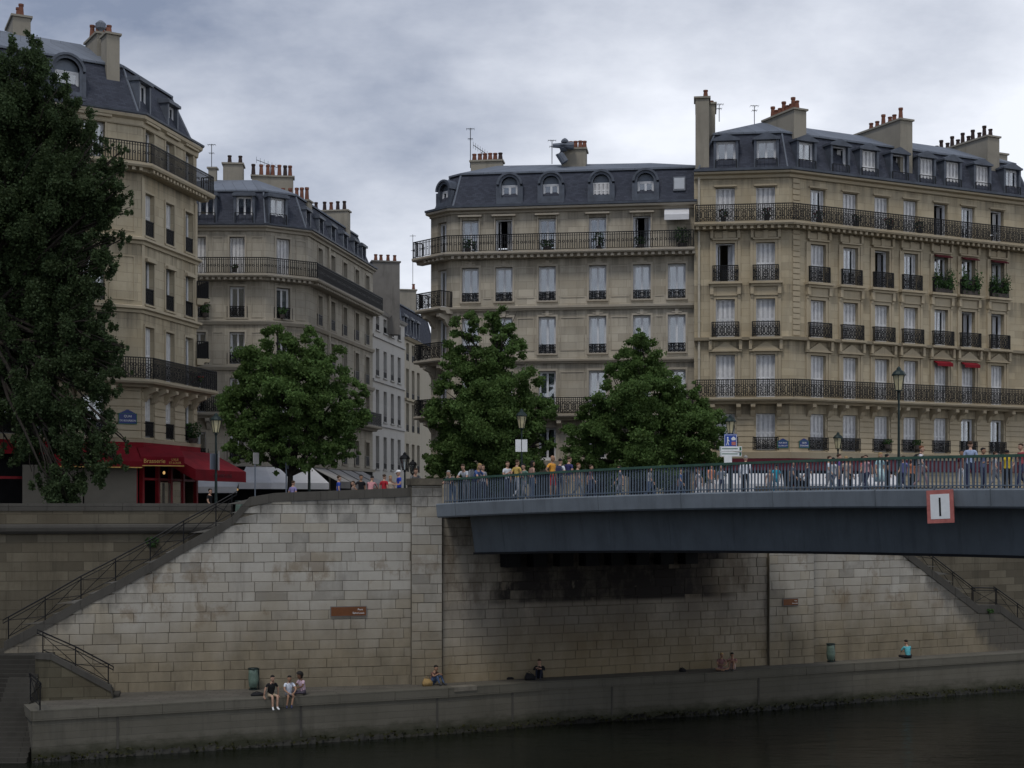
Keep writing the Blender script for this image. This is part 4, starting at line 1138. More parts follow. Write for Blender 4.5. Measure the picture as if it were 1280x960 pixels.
for f in FB: mb.box(.0, f.L, -.3, -.05, 8.6, zb_(583)+.01, f.fr())
mb.build('shop_interior', M['room'], rootB)
fBa = Face(fB1.w(fB1.u(308), 0, 0)[:2], B1)
for fs, dz_, e in (([Face(B0, fB1.w(fB1.u(306), 0, 0)[:2])], .25, (0, 0)), ([fBa, fB2], 0, (0, .2))):
    mb = MB(); za_, zb2_ = zb_(583)-dz_, zb_(604)-dz_
    course(mb, fs, [(.1, za_-.05), (2.58, zb2_-.05), (2.58, zb2_-.4), (2.6, zb2_-.4), (2.6, zb2_), (.1, za_)], e)
    mb.build('awning', M['awnwhite'], rootB)
for k in range(4): awning(rootB, fB3, .7+k*3.1, 3.3+k*3.1, .1, zb_(584), 1.9, zb_(602), .4, 'awngrey', sides=False)
mb = MB()
for p, y in ((283, 613), (297, 612)): mb.ball(at(p, y, 91.2), (.05, .05, .07), 6, 5)
mb.build('wall_lamp', M['bulb'], rootB)

# ---- narrow white building down the street, and the cream one beyond it
C1 = (-9.0, 119.1)
fC = Face(B3, C1); ptsC = [B3, C1, (-20, 122), (-21, 112.2)]
rootC = empty('townhouse', (-14, 115, 9), 0, 'narrow whitewashed house down the side street', 'building')
zc = lambda y: fC.z(472, y)
zE = zc(388)
uC = [fC.u(p) for p in (472, 481.5, 490.5, 499)]
rowsC = [(zc(586), zc(545)), (zc(526), zc(487)), (zc(470), zc(436)), (zc(413), zc(395))]
mb = MB(); add_wall(mb, fC, 8.6, zE, [(u-.5, u+.5, a, b) for a, b in rowsC for u in uC], .3); shell_back(mb, ptsC, (0,), 8.6, zE)
mb.build('wall', M['plasterC'], rootC)
for r, (a, b) in enumerate(rowsC):
    for i, u in enumerate(uC):
        o = place_window(rootC, fC, u, a, 1.0, b-a, 'bare' if (i+r) % 2 else 'casement', (1.0, .5, 2, .04)); sill(o, 1.0, 'trimC')
cr = MB(); course(cr, [fC], [(-.05, zE-.2), (.15, zE-.2), (.35, zE), (-.05, zE)])
for y in (421, 476, 531): course(cr, [fC], [(-.05, zc(y)-.1), (.12, zc(y)-.1), (.12, zc(y)+.1), (-.05, zc(y)+.1)])
cr.build('cornice', M['trimC'], rootC)
mansard(rootC, ptsC, zE+.02, zE+.9, 1.4, zE+1.6, 4)
c = at(483, 380, 114); chimney(rootC, (c.x-.1, c.y), (1, .25), 2.2, 1.0, zE-1.5, at(0, 329, 114).z, [(x, x > .9, .6) for x in (.15, .35, .6, .85)], 'renderD')
fD = Face(C1, (-7.0, 131)); ptsD = [C1, (-7.0, 131), (-18, 134), (-20, 122)]
rootD = empty('townhouse', (-13, 127, 9), 0, 'cream house with dark attic windows at the end of the side street', 'building')
zd = lambda y: fD.z(512, y)
zE = zd(424)
uD = [fD.u(p) for p in (509.5, 516.5, 523)]
rowsD = [(zd(590), zd(555)), (zd(540), zd(505)), (zd(500), zd(462)), (zd(452), zd(430))]
mb = MB(); add_wall(mb, fD, 8.6, zE, [(u-.5, u+.5, a, b) for a, b in rowsD for u in uD], .3); shell_back(mb, ptsD, (0,), 8.6, zE)
mb.build('wall', M['plasterD'], rootD)
for r, (a, b) in enumerate(rowsD):
    for u in uD: place_window(rootD, fD, u, a, 1.0, b-a, 'bare', (1.0, .6, 2, .04))
cr = MB(); course(cr, [fD], [(-.05, zE-.2), (.15, zE-.2), (.35, zE), (-.05, zE)]); course(cr, [fD], [(-.05, zd(502)), (.2, zd(502)), (.2, zd(502)+.2), (-.05, zd(502)+.2)]); cr.build('cornice', M['trimA'], rootD)
mansard(rootD, ptsD, zE+.02, zd(383), .7, zd(378), 3)
for p in (510, 518, 525): dormer(rootD, fD, fD.u(p), zE+.5, .8, 1.3, 'flat', 'bare', .2, False, 1.0)
c = at(506, 390, 131); chimney(rootD, (c.x, c.y), (1, .2), 2.0, 1, zE+1, at(0, 364, 131).z, [(.9, 0, .6)])
antenna(rootD, 516, 293, 132, 366)
# ------------------------------------------------------------------ river, quay and embankment
def struct(o): o['kind'] = 'structure'; return o
fW = Face((-21.45, 60.1), (-4.5, 64.0))
fP = Face((-4.5, 63.75), (-3.15, 64.1))
fAb = Face((-3.15, 64.35), (12.9, 71.55))
fPR = Face((12.9, 71.35), (15.4, 72.55))
fRt = Face((15.4, 72.9), (42.0, 85.95))
b0 = fW.p0-fW.n*2.3
fRW = Face(b0-fW.d*45, b0+fW.d*(fW.u(300)+.0))
r0 = fRt.p0-fRt.n*2.4
fRR = Face(r0, r0+fRt.d*45)
def land_z(x): return 9.05+.85*min(1, max(0, (x+15)/10.0))
mb = MB(); fr = [(-70, 50.8), tuple(b0-fW.d*20), tuple(b0), tuple(b0+fW.d*9.0), tuple(fW.p0+fW.d*10.2-fW.n*.3), tuple(fW.p1), tuple(fAb.p0), tuple(fAb.p0+fAb.d*8), tuple(fAb.p1), tuple(fRt.p0+Vector((.2, .2))), tuple(fRR.p0+fRR.d*3), tuple(fRR.p1), (70, 98)]
for a, b in zip(fr, fr[1:]):
    for y0, y1 in ((0, 6), (6, 30), (30, 500)):
        A = (a[0], a[1]+y0 if y0 else a[1]); B = (b[0], b[1]+y0 if y0 else b[1])
        f1 = 1 if y1 < 500 else 6
        mb.quad((A[0], A[1], land_z(a[0])), (B[0], B[1], land_z(b[0])), (b[0]*f1, b[1]+y1, land_z(b[0])), (a[0]*f1, a[1]+y1, land_z(a[0])))
struct(mb.build('street', M['asphalt']))
mb = MB(); mb.quad((-700, -300, 0), (700, -300, 0), (700, 700, 0), (-700, 700, 0)); struct(mb.build('water', M['water']))

def strip_wall(f, prof, zb, th, name, mat, cop=None, root=None, coph=.42):
    mb = MB(); q = f.fr()
    for (u0, z0), (u1, z1) in zip(prof, prof[1:]):
        mb.quad(q(u0, 0, zb), q(u1, 0, zb), q(u1, 0, z1), q(u0, 0, z0), ((u0, zb), (u1, zb), (u1, z1), (u0, z0)))
        mb.quad(q(u1, -th, zb), q(u0, -th, zb), q(u0, -th, z0), q(u1, -th, z1), ((u1, zb), (u0, zb), (u0, z0), (u1, z1)))
        mb.quad(q(u0, 0, z0), q(u1, 0, z1), q(u1, -th, z1), q(u0, -th, z0), ((u0, 0), (u1, 0), (u1, th), (u0, th)))
    for (u, z) in (prof[0], prof[-1]):
        p = [q(u, 0, zb), q(u, 0, z), q(u, -th, z), q(u, -th, zb)]
        uv = ((0, zb), (0, z), (th, z), (th, zb))
        mb.quad(*(p if (u, z) == prof[0] else p[::-1]), uv if (u, z) == prof[0] else uv[::-1])
    o = mb.build(name, M[mat], root)
    if cop:
        c = MB()
        for (u0, z0), (u1, z1) in zip(prof, prof[1:]):
            n = max(1, int((u1-u0)/1.5))
            for k in range(n):
                a = u0+(u1-u0)*k/n; b = u0+(u1-u0)*(k+1)/n-.012
                za, zb2 = z0+(z1-z0)*k/n, z0+(z1-z0)*(k+1)/n
                c.ring_solid([[q(a, .05, za-coph), q(b, .05, zb2-coph), q(b, -th-.05, zb2-coph), q(a, -th-.05, za-coph)], [q(a, .05, za+.03), q(b, .05, zb2+.03), q(b, -th-.05, zb2+.03), q(a, -th-.05, za+.03)]])
        c.build('coping', M[cop], o)
    return o
def block_face(o, f, prof, zb, mat, u0=None, u1=None, seed=3, ztop=None):
    """courses of single dressed blocks with worn edges in front of a mortar bed, joined as the wall's facing"""
    rng = random.Random(seed); mb = MB(); q = f.fr()
    u0 = prof[0][0] if u0 is None else u0; u1 = prof[-1][0] if u1 is None else u1
    zt = lambda u: float(np.interp(u, [p[0] for p in prof], [p[1] for p in prof]))-.03
    z = zb; zmax = max(p[1] for p in prof)
    while z < zmax:
        h = rng.uniform(.385, .465); u = u0-rng.uniform(0, .5)
        while u < u1:
            w = rng.uniform(.55, 1.45); a, b = max(u, u0)+.007, min(u+w, u1)-.007; u += w
            if b-a < .12: continue
            za, zb2 = min(z+h, zt(a))-.007, min(z+h, zt(b))-.007; lo = z+.007
            if za < lo+.04 and zb2 < lo+.04: continue
            za, zb2 = max(za, lo+.01), max(zb2, lo+.01)
            out = .022+rng.uniform(-.008, .01); c = .014; uvs = ((rng.random(), rng.random()),)*4
            B = [q(a, 0, lo), q(b, 0, lo), q(b, 0, zb2), q(a, 0, za)]
            jj = lambda: rng.uniform(-.004, .006)
            Fq = [q(a+c+jj(), out, lo+c+jj()), q(b-c+jj(), out, lo+c+jj()), q(b-c+jj(), out, max(zb2-c, lo+c)+jj()), q(a+c+jj(), out, max(za-c, lo+c)+jj())]
            mb.quad(*Fq, uvs)
            for k in range(4): mb.quad(B[k], B[(k+1) % 4], Fq[(k+1) % 4], Fq[k], uvs)
        z += h
    mb.build('stone_facing', M[mat], o)
pts = [(5, 803), (55.5, 777), (100.5, 751), (144, 728.5), (187.5, 705), (229.5, 681), (270, 659), (290, 647), (313, 622), (344, 617), (511, 610.5)]
profW = [(fW.u(x), fW.z(x, y)) for x, y in pts]
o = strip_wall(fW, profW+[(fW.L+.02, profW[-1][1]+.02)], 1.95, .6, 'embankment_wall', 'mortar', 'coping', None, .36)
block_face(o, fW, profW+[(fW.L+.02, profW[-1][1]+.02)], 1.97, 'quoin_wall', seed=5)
tag(o, 'pale limestone block wall with sloping stair coping left of the bridge', 'wall')
mb = MB(); zt = fP.z(530, 598)
mb.box(0, fP.L, -1.1, 0, 1.95, zt-.3, fP.fr()); mb.box(-.04, fP.L+.04, -1.14, .05, zt-.295, zt, fP.fr())
o = mb.build('wall_pilaster', M['mortar']); block_face(o, fP, [(0, zt-.31), (fP.L, zt-.31)], 1.97, 'quoin_wall', seed=8); tag(o, 'tall limestone pier in the embankment where the bridge meets the left wall', 'pier')
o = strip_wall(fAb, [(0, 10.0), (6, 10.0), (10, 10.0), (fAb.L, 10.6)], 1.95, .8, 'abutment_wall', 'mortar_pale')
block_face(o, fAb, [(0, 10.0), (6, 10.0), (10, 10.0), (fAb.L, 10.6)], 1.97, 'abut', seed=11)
tag(o, 'soot blackened stone abutment wall in the shade beneath the bridge', 'wall')
mb = MB(); mb.box(0, fPR.L, -1.3, 0, 1.95, 11.0, fPR.fr()); o = mb.build('wall_pilaster', M['mortar_pale']); block_face(o, fPR, [(0, 11.0), (fPR.L, 11.0)], 1.97, 'quoin_wall', seed=14); tag(o, 'pale stone pier on the right of the abutment carrying the small brown sign', 'pier')
ptsR2 = [(1012, 11.0), (1030, 11.0)]
profR = [(fRt.u(x), z) for x, z in ptsR2]+[(fRt.u(x), fRt.z(x, y)) for x, y in ((1135, 690), (1222, 757), (1250, 757), (1285, 782))]
profR[0] = (0, 11.0); u_, z_ = profR[-1]
profR += [(u_+2.0, z_-1.1), (fRt.L, 2.3)]
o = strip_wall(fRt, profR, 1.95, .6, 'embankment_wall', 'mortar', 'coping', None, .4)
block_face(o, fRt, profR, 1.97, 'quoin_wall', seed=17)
tag(o, 'pale limestone block wall with descending stair coping right of the bridge', 'wall')
def big_wall(f, u0, u1, ztop, lab, mat='rearwall'):
    mb = MB(); q = f.fr()
    mb.box(u0, u1, -.9, 0, 1.5, ztop-1.3, q); o = mb.build('retaining_wall', M[mat])
    c = MB(); c.box(u0-.003, u1+.003, -.6, .02, ztop-.88, ztop, q); c.build('parapet', M['rearwall'], o)
    c = MB(); n = int((u1-u0)/1.6)
    for k in range(n): c.box(u0+(u1-u0)*k/n, u0+(u1-u0)*(k+1)/n-.012, -.64, .06, ztop-.3, ztop+.03, q)
    c.build('coping', M['coping'], o)
    c = MB(); pr = [(-.5, ztop-1.32), (.12, ztop-1.32), (.22, ztop-1.22), (.25, ztop-1.08), (.22, ztop-.95), (.12, ztop-.885), (-.5, ztop-.885)]
    c.ring_solid([[q(u0, a, z) for a, z in pr], [q(u1, a, z) for a, z in pr]]); c.build('string_course', M['coping'], o)
    return tag(o, lab, 'wall')
big_wall(fRW, 0, fRW.u(291), 10.1, 'dark old retaining wall with rounded stone band behind the long stair railing')
big_wall(fRR, .4, fRR.L, 11.0, 'old brown retaining wall behind the right hand stair')
# quay
E = [(-18.75, 55.6)]+[((x-640)*Y/F, Y) for x, Y in ((280, 58.6), (560, 62.5), (685, 65.0), (880, 68.0), (1067, 72.3), (1280, 77.4))]+[(42, 84.2), (62, 95)]
back = [(-20.6, 59.4), tuple(fW.p0+Vector((-.2, 0))), tuple(fW.p1), tuple(fAb.p0), tuple(fAb.p1), tuple(fRt.p0), tuple(fRt.p1), (62, 97)]
mb = MB(); ring = [(*p, 2.0) for p in E]+[(*p, 2.0) for p in back[::-1]]
mb.poly(ring, tuple((p[0], p[1]) for p in ring)); qy = struct(mb.build('quay', M['quaytop']))
ef = [Face((-20.6, 59.4), E[0])]+[Face(a, b) for a, b in zip(E, E[1:])]
U = 0
for f in ef: f.u0 = U; U += f.L
mb = MB()
for f in ef:
    mb.quad(f.w(0, 0, -1.5), f.w(f.L, 0, -1.5), f.w(f.L, 0, 1.62), f.w(0, 0, 1.62), ((f.u0, -1.5), (f.u0+f.L, -1.5), (f.u0+f.L, 1.62), (f.u0, 1.62)))
qw_o = mb.build('quay_wall', M['quaywall']); tag(qw_o, 'low grey quay wall rising from the river with mossy foot', 'wall')
mb = MB()
for f in ef:
    n = max(1, int(f.L/2.4))
    for k in range(n):
        a, b = f.L*k/n+.006, f.L*(k+1)/n-.006; j = random.uniform(-.012, .012)
        mb.box(a, b, -.75, .07+j, 1.61, 2.012+abs(j)*.6, f.fr())
mb.build('kerb_stones', M['quaywall'], qw_o)
mb = MB()
for f in ef[1:6]:
    for u in np.arange(3.2, f.L, 6.1):
        mb.box(u, u+.09, -.02, .025, .3, 1.6, f.fr())
mb.build('drain_slot', M['coping'], qw_o)
mb = MB()
for f in ef[1:]:                               # rough foot of moss and rubble at the waterline
    n = int(f.L/.35)
    for k in range(n):
        a, b = f.L*k/n, f.L*(k+1)/n; o = random.uniform(.08, .2); z = random.uniform(.05, .24); z2 = z-.12
        mb.ring_solid([[f.w(a, -.1, -.6), f.w(b+.05, -.1, -.6), f.w(b+.03, o+.35, -.6), f.w(a-.03, o+.35, -.6)][::-1], [f.w(a, -.1, z+.12), f.w(b, -.1, z+.12), f.w(b, o*.5, z), f.w(a, o*.6, z2)][::-1]])
ft = mb.build('mossy_footing', M['moss'] if False else plain('wet_rubble', (.011, .0105, .007), .6, 0, .6, 3), qw_o)
pp = []
for f in ef[1:]:
    for k in range(int(f.L*26)):
        if math.sin(f.u0*3+k*.013*2.1)+math.sin(k*.0031*7+1.3) < -.1 and random.random() < .8: continue
        u = random.random()*f.L; pp.append(f.w(u, random.uniform(.02, .3), random.uniform(.0, .32)))
mo = leaf_mesh(np.array(pp), .11, 'moss', M['moss']); o = link('moss', mo, qw_o, -wloc(qw_o)); o['kind'] = 'stuff'
# worn pale stones in the kerb
mb = MB(); f = ef[3]
mb.box(f.u(567), f.u(595), -.5, .1, 1.84, 2.035, fr=f.fr()); o = mb.build('kerb_patch', plain('worn_stone', (.17, .155, .125), .9, 0, .2, 3), qw_o)
# landing, water steps, stairs
st = MB(); x0 = -62
st.box(x0, -19.45, 59.2, 62.2, 0, 3.8)
N = 22
for k in range(N):
    z = 3.8-.172*(k+1); y = 59.2-.175*(k+1); xr = -19.5 if z > 1.95 else -18.95
    st.box(x0, xr, y, y+.176, -.5, z)
o = st.build('water_steps', M['steps']); tag(o, 'broad worn stone steps going down into the river at the lower left', 'steps')
st = MB()
for k in range(40):
    u0, u1 = fW.u(8), fW.u(300); a = u0+(u1-u0)*k/40; b = u0+(u1-u0)*(k+1)/40
    z = 3.8+(9.35-3.8)*(k+1)/40; st.box(a, b, -2.29, -.605, z-.5, z, fW.fr())
o = st.build('staircase', M['steps']); tag(o, 'long stone stair rising between two walls left of the bridge', 'steps')
st = MB()
for k in range(42):
    u0, u1 = profR[1][0], profR[-2][0]; a = u0+(u1-u0)*k/42; b = u0+(u1-u0)*(k+1)/42
    zz = np.interp((a+b)/2, [p[0] for p in profR], [p[1] for p in profR])-.5; st.box(a, b, -2.38, -.605, zz-.6, zz, fRt.fr())
o = st.build('staircase', M['steps']); tag(o, 'stone stair descending behind the right hand wall', 'steps')
fS = Face((-19.5, 58.55), (-16.2, 59.3))
pS = [(fS.u(x), fS.z(x, y)) for x, y in ((44, 817), (64, 818), (139, 858), (141, 866))]
pS[0] = (fS.u(44), pS[0][1]); 
M['stairwall'] = stone('stair_wall_stone', (.10, .09, .062), .9, .42, .3, .5, .8, (.6, .5, .45), .014, .7)
o = strip_wall(fS, pS, 1.95, .35, 'stair_wall', 'stairwall', 'coping', None, .22); tag(o, 'short stone stair wall sloping down to the quay at the lower left', 'wall')
st = MB()
for k in range(10):
    a = .2+(fS.L-.4)*k/10; b = .2+(fS.L-.4)*(k+1)/10; z = 3.8-(1.8)*(k+1)/10.5; st.box(a, b, -1.9, -.355, 1.9, z, fS.fr())
o = st.build('staircase', M['steps']); tag(o, 'short flight of steps from the landing down to the quay', 'steps')
def stair_rail(f, posts, h, lab, o=.0, kind='iron', ext=.25, cross=True):
    mb = MB(); q = f.fr(); P = []
    for x, y in posts: P.append((f.u(x), f.z(x, y)))
    for i, (u, z) in enumerate(P): mb.tube([q(u, o, z-.05), q(u, o, z+h)], .028, 5)
    for (u0, z0), (u1, z1) in zip(P, P[1:]):
        for hh, r in ((h, .032), (h-.14, .02), (.12, .02)): mb.tube([q(u0, o, z0+hh), q(u1, o, z1+hh)], r, 5)
        if cross:
            mb.tube([q(u0, o, z0+.12), q(u1, o, z1+h-.14)], .015, 4); mb.tube([q(u0, o, z0+h-.14), q(u1, o, z1+.12)], .015, 4)
    for (u0, z0), (u1, z1), s in ((P[0], P[1], -1), (P[-1], P[-2], -1)):
        L = math.hypot(u1-u0, z1-z0); du, dz = (u0-u1)/L*ext, (z0-z1)/L*ext
        mb.tube([q(u0, o, z0+h), q(u0+du, o, z0+dz+h), q(u0+du, o, z0+dz+h-.14), q(u0, o, z0+h-.14)], .026, 5)
    ob = mb.build('stair_railing', M[kind]); return tag(ob, lab, 'railing', 'iron stair railings of the quay')
stair_rail(fW, [(9.4, 800), (55.5, 774.5), (100.5, 748.5), (144, 726), (187.5, 702.5), (229.5, 678.5), (270, 656.5), (290, 645)], .95, 'long black iron railing climbing the left stair coping', -.3)
stair_rail(fS, [(53, 816.5), (94, 834.5), (135, 856)], .85, 'short black iron railing descending to the quay at the lower left', -.17)
fT = Face((-20.3, 58.8), (-19.0, 56.2))
stair_rail(fT, [(38, 874), (50, 886)], 1.0, 'small black iron railing panel at the corner above the water steps', -.0)
pu = np.interp
def rpt(x): u = fRt.u(x); return (x, HY-(float(np.interp(u, [p[0] for p in profR], [p[1] for p in profR]))-CZ)*F/(fRt.p0.y+fRt.d.y*u))
stair_rail(fRt, [rpt(x) for x in (1060, 1090, 1115, 1143, 1171, 1196, 1220)], .95, 'dark iron railing on the steep part of the right stair', -.3)
stair_rail(fRt, [rpt(x) for x in (1221.5, 1249.5)], .95, 'level iron railing panel on the landing of the right stair', -.3, ext=.02)
stair_rail(fRt, [rpt(x) for x in (1251, 1277, 1297)], .95, 'iron railing going down to the quay at the right edge', -.3)
# brown signs, bin bags
def brown_sign(f, px, py, w, h, lab):
    r = empty('direction_sign', f.w(f.u(px), .065, f.z(px, py)-h/2), f.rz, lab, 'sign', 'brown signs on the embankment wall')
    m = MB(); m.box(-w/2, w/2, -.02, .03, 0, h); link('board', m.mesh('board', M['pave']), r)
    m = MB(); m.box(-w/2+.035, w/2-.035, -.028, -.021, .035, h-.035); link('panel', m.mesh('panel', M['brown']), r)
    ts_ = .12 if w > 1 else .075
    link('lettering', text_mesh('Pont', ts_, 'signwhite'), r, (w*.32, -.034, h*.66)); link('lettering', text_mesh('Saint-Louis', ts_, 'signwhite'), r, (w*.27, -.034, h*.33))
brown_sign(fW, 435.5, 764, 1.62, .46, 'long brown sign with pale border on the left limestone wall')
brown_sign(fPR, 987, 752.5, .95, .38, 'smaller brown sign on the pale pier right of the bridge abutment')
def bag_bin(p, lab):
    r = empty('waste_bag', p, .3, lab, 'litter bag', 'green litter bags on hoops')
    m = MB(); m.lathe([(.14, .08), (.2, .14), (.215, .45), (.19, .7), (.2, .9)], n=12); 
    v = [(x+random.uniform(-.025, .025), y+random.uniform(-.025, .025), z) for x, y, z in m.v]; m.v = v
    link('bag', m.mesh('bag', M['bag'], None, True), r)
    m = MB(); m.tube([(.21*cos(a), .21*sin(a), .92) for a in np.linspace(0, 2*pi, 13)], .03, 5); m.tube([(.24, .05, 0), (.24, .05, .92)], .03, 5); m.lathe([(.19, .0), (.19, .05), (.05, .08)], n=10)
    link('hoop', m.mesh('hoop', M['lampgreen']), r)
p = fW.w(fW.u(316), .45, 2.0); bag_bin((p[0], p[1], 2.012), 'green litter bag on a hoop by the left limestone wall')
p = fRt.w(fRt.u(1031.5), .45, 2.0); bag_bin((p[0], p[1], 2.012), 'green litter bag on a hoop right of the bridge abutment')
q = fW.w(fW.u(301), -.95, 9.3); bag_bin((q[0], q[1], 9.3), 'green litter bag at the top of the long left stair')
small_plant('wall_plant', 'little green tuft growing on the dark retaining wall above the stair railing', 'plant', fRW.w(fRW.u(191), .1, fRW.z(191, 684)), .28, .45, pot=False, n=130)
small_plant('wall_plant', 'small green tuft growing from the right wall below the landing', 'plant', fRt.w(fRt.u(1236), .08, fRt.z(1236, 766)), .25, .2, pot=False, n=80)

# ------------------------------------------------------------------ bridge
bn = Vector((.692, .722)); bd = Vector((.722, -.692))
def BP(t, o=0): return Vector((-3+18.8*t, 62-18*t))+bn*o
def dz(t): return 10.13+1.05*t-.6*t*t if t < .875 else 10.13+1.05*.875-.6*.875**2-.45*(t-.875)**2*1.2
def gz(t): return 7.95+1.05*t-.55*t*t
bridge = empty('footbridge', (*BP(.5, 8), 9.5), 0, 'blue grey steel bridge with green handrail crossing from the quay to the right', 'bridge')
ts = list(np.linspace(-.015, 2.3, 60))
def sweep(prof, t_list, skew=None):
    m = MB(); m.ring_solid([[(*BP(t+(skew(o) if skew and i == 0 else 0), o), zf(t)) for o, zf in prof] for i, t in enumerate(t_list)]); return m
Z = lambda d: (lambda t: dz(t)+d)
m = sweep([(0, Z(.0)), (-.06, Z(-.05)), (.0, Z(-.56)), (.05, Z(-.62)), (.3, Z(-.62)), (.3, Z(.0))], ts); m.build('fascia', M['steel'], bridge)
m = sweep([(16, Z(.0)), (16.06, Z(-.05)), (16, Z(-.6)), (15.7, Z(-.6)), (15.7, Z(0))][::-1], ts); m.build('fascia', M['steel'], bridge)
m = MB()
for t in np.arange(.03, 1.4, .155): 
    m.ring_solid([[(*BP(t, -.066), dz(t)-.02), (*BP(t+.0012, -.066), dz(t)-.02), (*BP(t+.0012, .05), dz(t)-.02), (*BP(t, .05), dz(t)-.02)], [(*BP(t, -.012), dz(t)-.57), (*BP(t+.0012, -.012), dz(t)-.57), (*BP(t+.0012, .05), dz(t)-.57), (*BP(t, .05), dz(t)-.57)]][::-1])
m.build('panel_joint', M['steel_dark'], bridge)
m = sweep([(.3, Z(-.02)), (.3, Z(-.5)), (15.7, Z(-.5)), (15.7, Z(-.02))], ts); 
m.quad((-3.0, 62.05, 10.0), (1, 66.2, 10.0), (1, 67, 10.0), (-3.0, 64.6, 10.0)); m.quad((-3.0, 62.05, 9.5), (-3.0, 64.6, 9.5), (1, 67, 9.5), (1, 66.2, 9.5)); m.quad((-3, 62.05, 9.5), (-3, 62.05, 10.1), (-3, 64.6, 10.1), (-3, 64.6, 9.5))
m.build('deck', M['asphalt'], bridge)
sk = lambda o: .117*(o-1.3)/13.3
tg = [.02]+list(np.linspace(.2, 2.3, 40))
m = sweep([(1.15, Z(-.51)), (1.4, gz), (14.5, gz), (14.75, Z(-.51))], tg, sk); m.build('girder', M['steel_dark'], bridge)
for t in np.arange(.09, 1.5, .115):           # plate seams of the box girder
    m = MB(); m.ring_solid([[(*BP(t, 1.14), dz(t)-.53), (*BP(t+.002, 1.14), dz(t)-.53), (*BP(t+.002, 1.3), dz(t)-.53), (*BP(t, 1.3), dz(t)-.53)], [(*BP(t, 1.388), gz(t)+.01), (*BP(t+.002, 1.388), gz(t)+.01), (*BP(t+.002, 1.5), gz(t)+.01), (*BP(t, 1.5), gz(t)+.01)]][::-1])
    m.build('plate_seam', M['steel_dark'], bridge)
m = sweep([(1.32, lambda t: gz(t)-.09), (1.32, lambda t: gz(t)-.002), (14.6, lambda t: gz(t)-.002), (14.6, lambda t: gz(t)-.09)][::-1], tg, sk); m.build('bottom_flange', M['black'], bridge)
m = MB(); 
for k in range(1, 9): 
    m.box(1.5+k*1.35, 2.2+k*1.35, .0, .75, 7.2, 7.85, fAb.fr())
m.build('bearing', M['black'], bridge)
m = MB(); t = 0.0; dt = .14/26.03
while t < 1.45:
    a = BP(t, .1); z = dz(t); w = .028
    p = [a-bd*w-bn*.012, a+bd*w-bn*.012, a+bd*w+bn*.012, a-bd*w+bn*.012]
    lean = -bd*.0
    m.ring_solid([[(*c, z-.01) for c in p], [(*c, z+.98) for c in p]]); t += dt
rl = m.build('railing', M['bars'], bridge)
m = sweep([(.02, Z(.98)), (.02, Z(1.07)), (.18, Z(1.07)), (.18, Z(.98))][::-1], [0]+ts[2:40]); m.build('handrail', M['railgreen'], rl)
m = sweep([(.06, Z(.08)), (.06, Z(.12)), (.14, Z(.12)), (.14, Z(.08))][::-1], [0]+ts[2:40]); m.build('bottom_rail', M['bars'], rl)
# navigation panel
t0 = .9; c = BP(t0, -.22); rz = math.atan2(bd.y, bd.x)
r = empty('navigation_sign', (*c, dz(t0)-1.1), rz, 'square river sign with faded red border and one black bar, hung on the bridge', 'sign')
m = MB(); m.box(-.5, .5, -.02, .02, 0, 1.12); link('board', m.mesh('board', M['signred']), r)
m = MB(); m.box(-.36, .36, -.027, -.021, .14, .98); link('panel', m.mesh('panel', M['signwhite']), r)
m = MB(); m.box(-.035, .035, -.036, -.028, .24, .86); link('bar', m.mesh('bar', M['black']), r)
m = MB(); m.bar((-.3, .03, 1.0), (-.3, .2, 1.25), .04); m.bar((.3, .03, 1.0), (.3, .2, 1.25), .04); m.bar((-.3, .02, .5), (-.3, .22, .5), .04); m.bar((.3, .02, .5), (.3, .22, .5), .04); link('bracket', m.mesh('bracket', M['steel_dark']), r)
r.rotation_euler = (0, rad(-2.5), rz); r.scale = (.92, 1, .95)

# ------------------------------------------------------------------ street lamps and signs
def lamp(px, ytop, Y, zb, size, lab, mat='lampgreen', lit=True, name='street_lamp'):
    top = at(px, ytop, Y); H = top.z-zb; s = size
    r = empty(name, (top.x, top.y, zb), .2, lab, 'street lamp', 'old style lanterns on posts')
    hl = .62*s; z1 = H-1.0*s
    m = MB(); m.lathe([(.17, 0), (.17, .12), (.13, .18), (.14, .55), (.1, .62), (.085, .9)], n=10); link('base', m.mesh('base', M['lampgreen']), r)
    m = MB(); m.lathe([(.075, .9), (.055, z1*.6), (.045, z1-.1), (.08, z1-.08), (.05, z1-.02), (.09*s, z1)], n=8); link('post', m.mesh('post', M['lampgreen']), r)
    m = MB(); m.lathe([(.13*s, z1+.02), (.24*s, z1+hl)], n=6)
    lo = link('lantern', m.mesh('lantern', M['lampglass'] if lit else M['glass']), r)
    m = MB()
    for k in range(6):
        a = 2*pi*k/6; m.tube([(.135*s*cos(a), .135*s*sin(a), z1), (.25*s*cos(a), .25*s*sin(a), z1+hl)], .016*s, 4)
    m.lathe([(.15*s, z1-.01), (.15*s, z1+.03)], n=6)
    link('lantern_frame', m.mesh('lantern_frame', M[mat]), lo)
    m = MB(); m.lathe([(.29*s, z1+hl), (.29*s, z1+hl+.05*s), (.22*s, z1+hl+.16*s), (.1*s, z1+hl+.24*s), (.09*s, z1+hl+.3*s), (.02*s, z1+hl+.38*s)], n=10); link('cap', m.mesh('cap', M[mat]), lo)
    return r
lamp(1123.5, 458, 64.4, 10.4, 1.1, 'tall lamp post on the bridge in front of the golden building')
lamp(913, 518, 73, 9.9, 1.0, 'lamp post carrying the square blue sign above the bridge rail')
lamp(1047.5, 540, 79.5, 9.9, .95, 'lamp post before the golden building, between blue plates and the tall bridge lamp')
lamp(955, 561, 84, 9.9, .9, 'low dark lantern in front of the maroon shop fascia', 'iron', False)
lamp(652, 511, 72, 9.9, 1.0, 'lamp post with two white plates between the two trees')
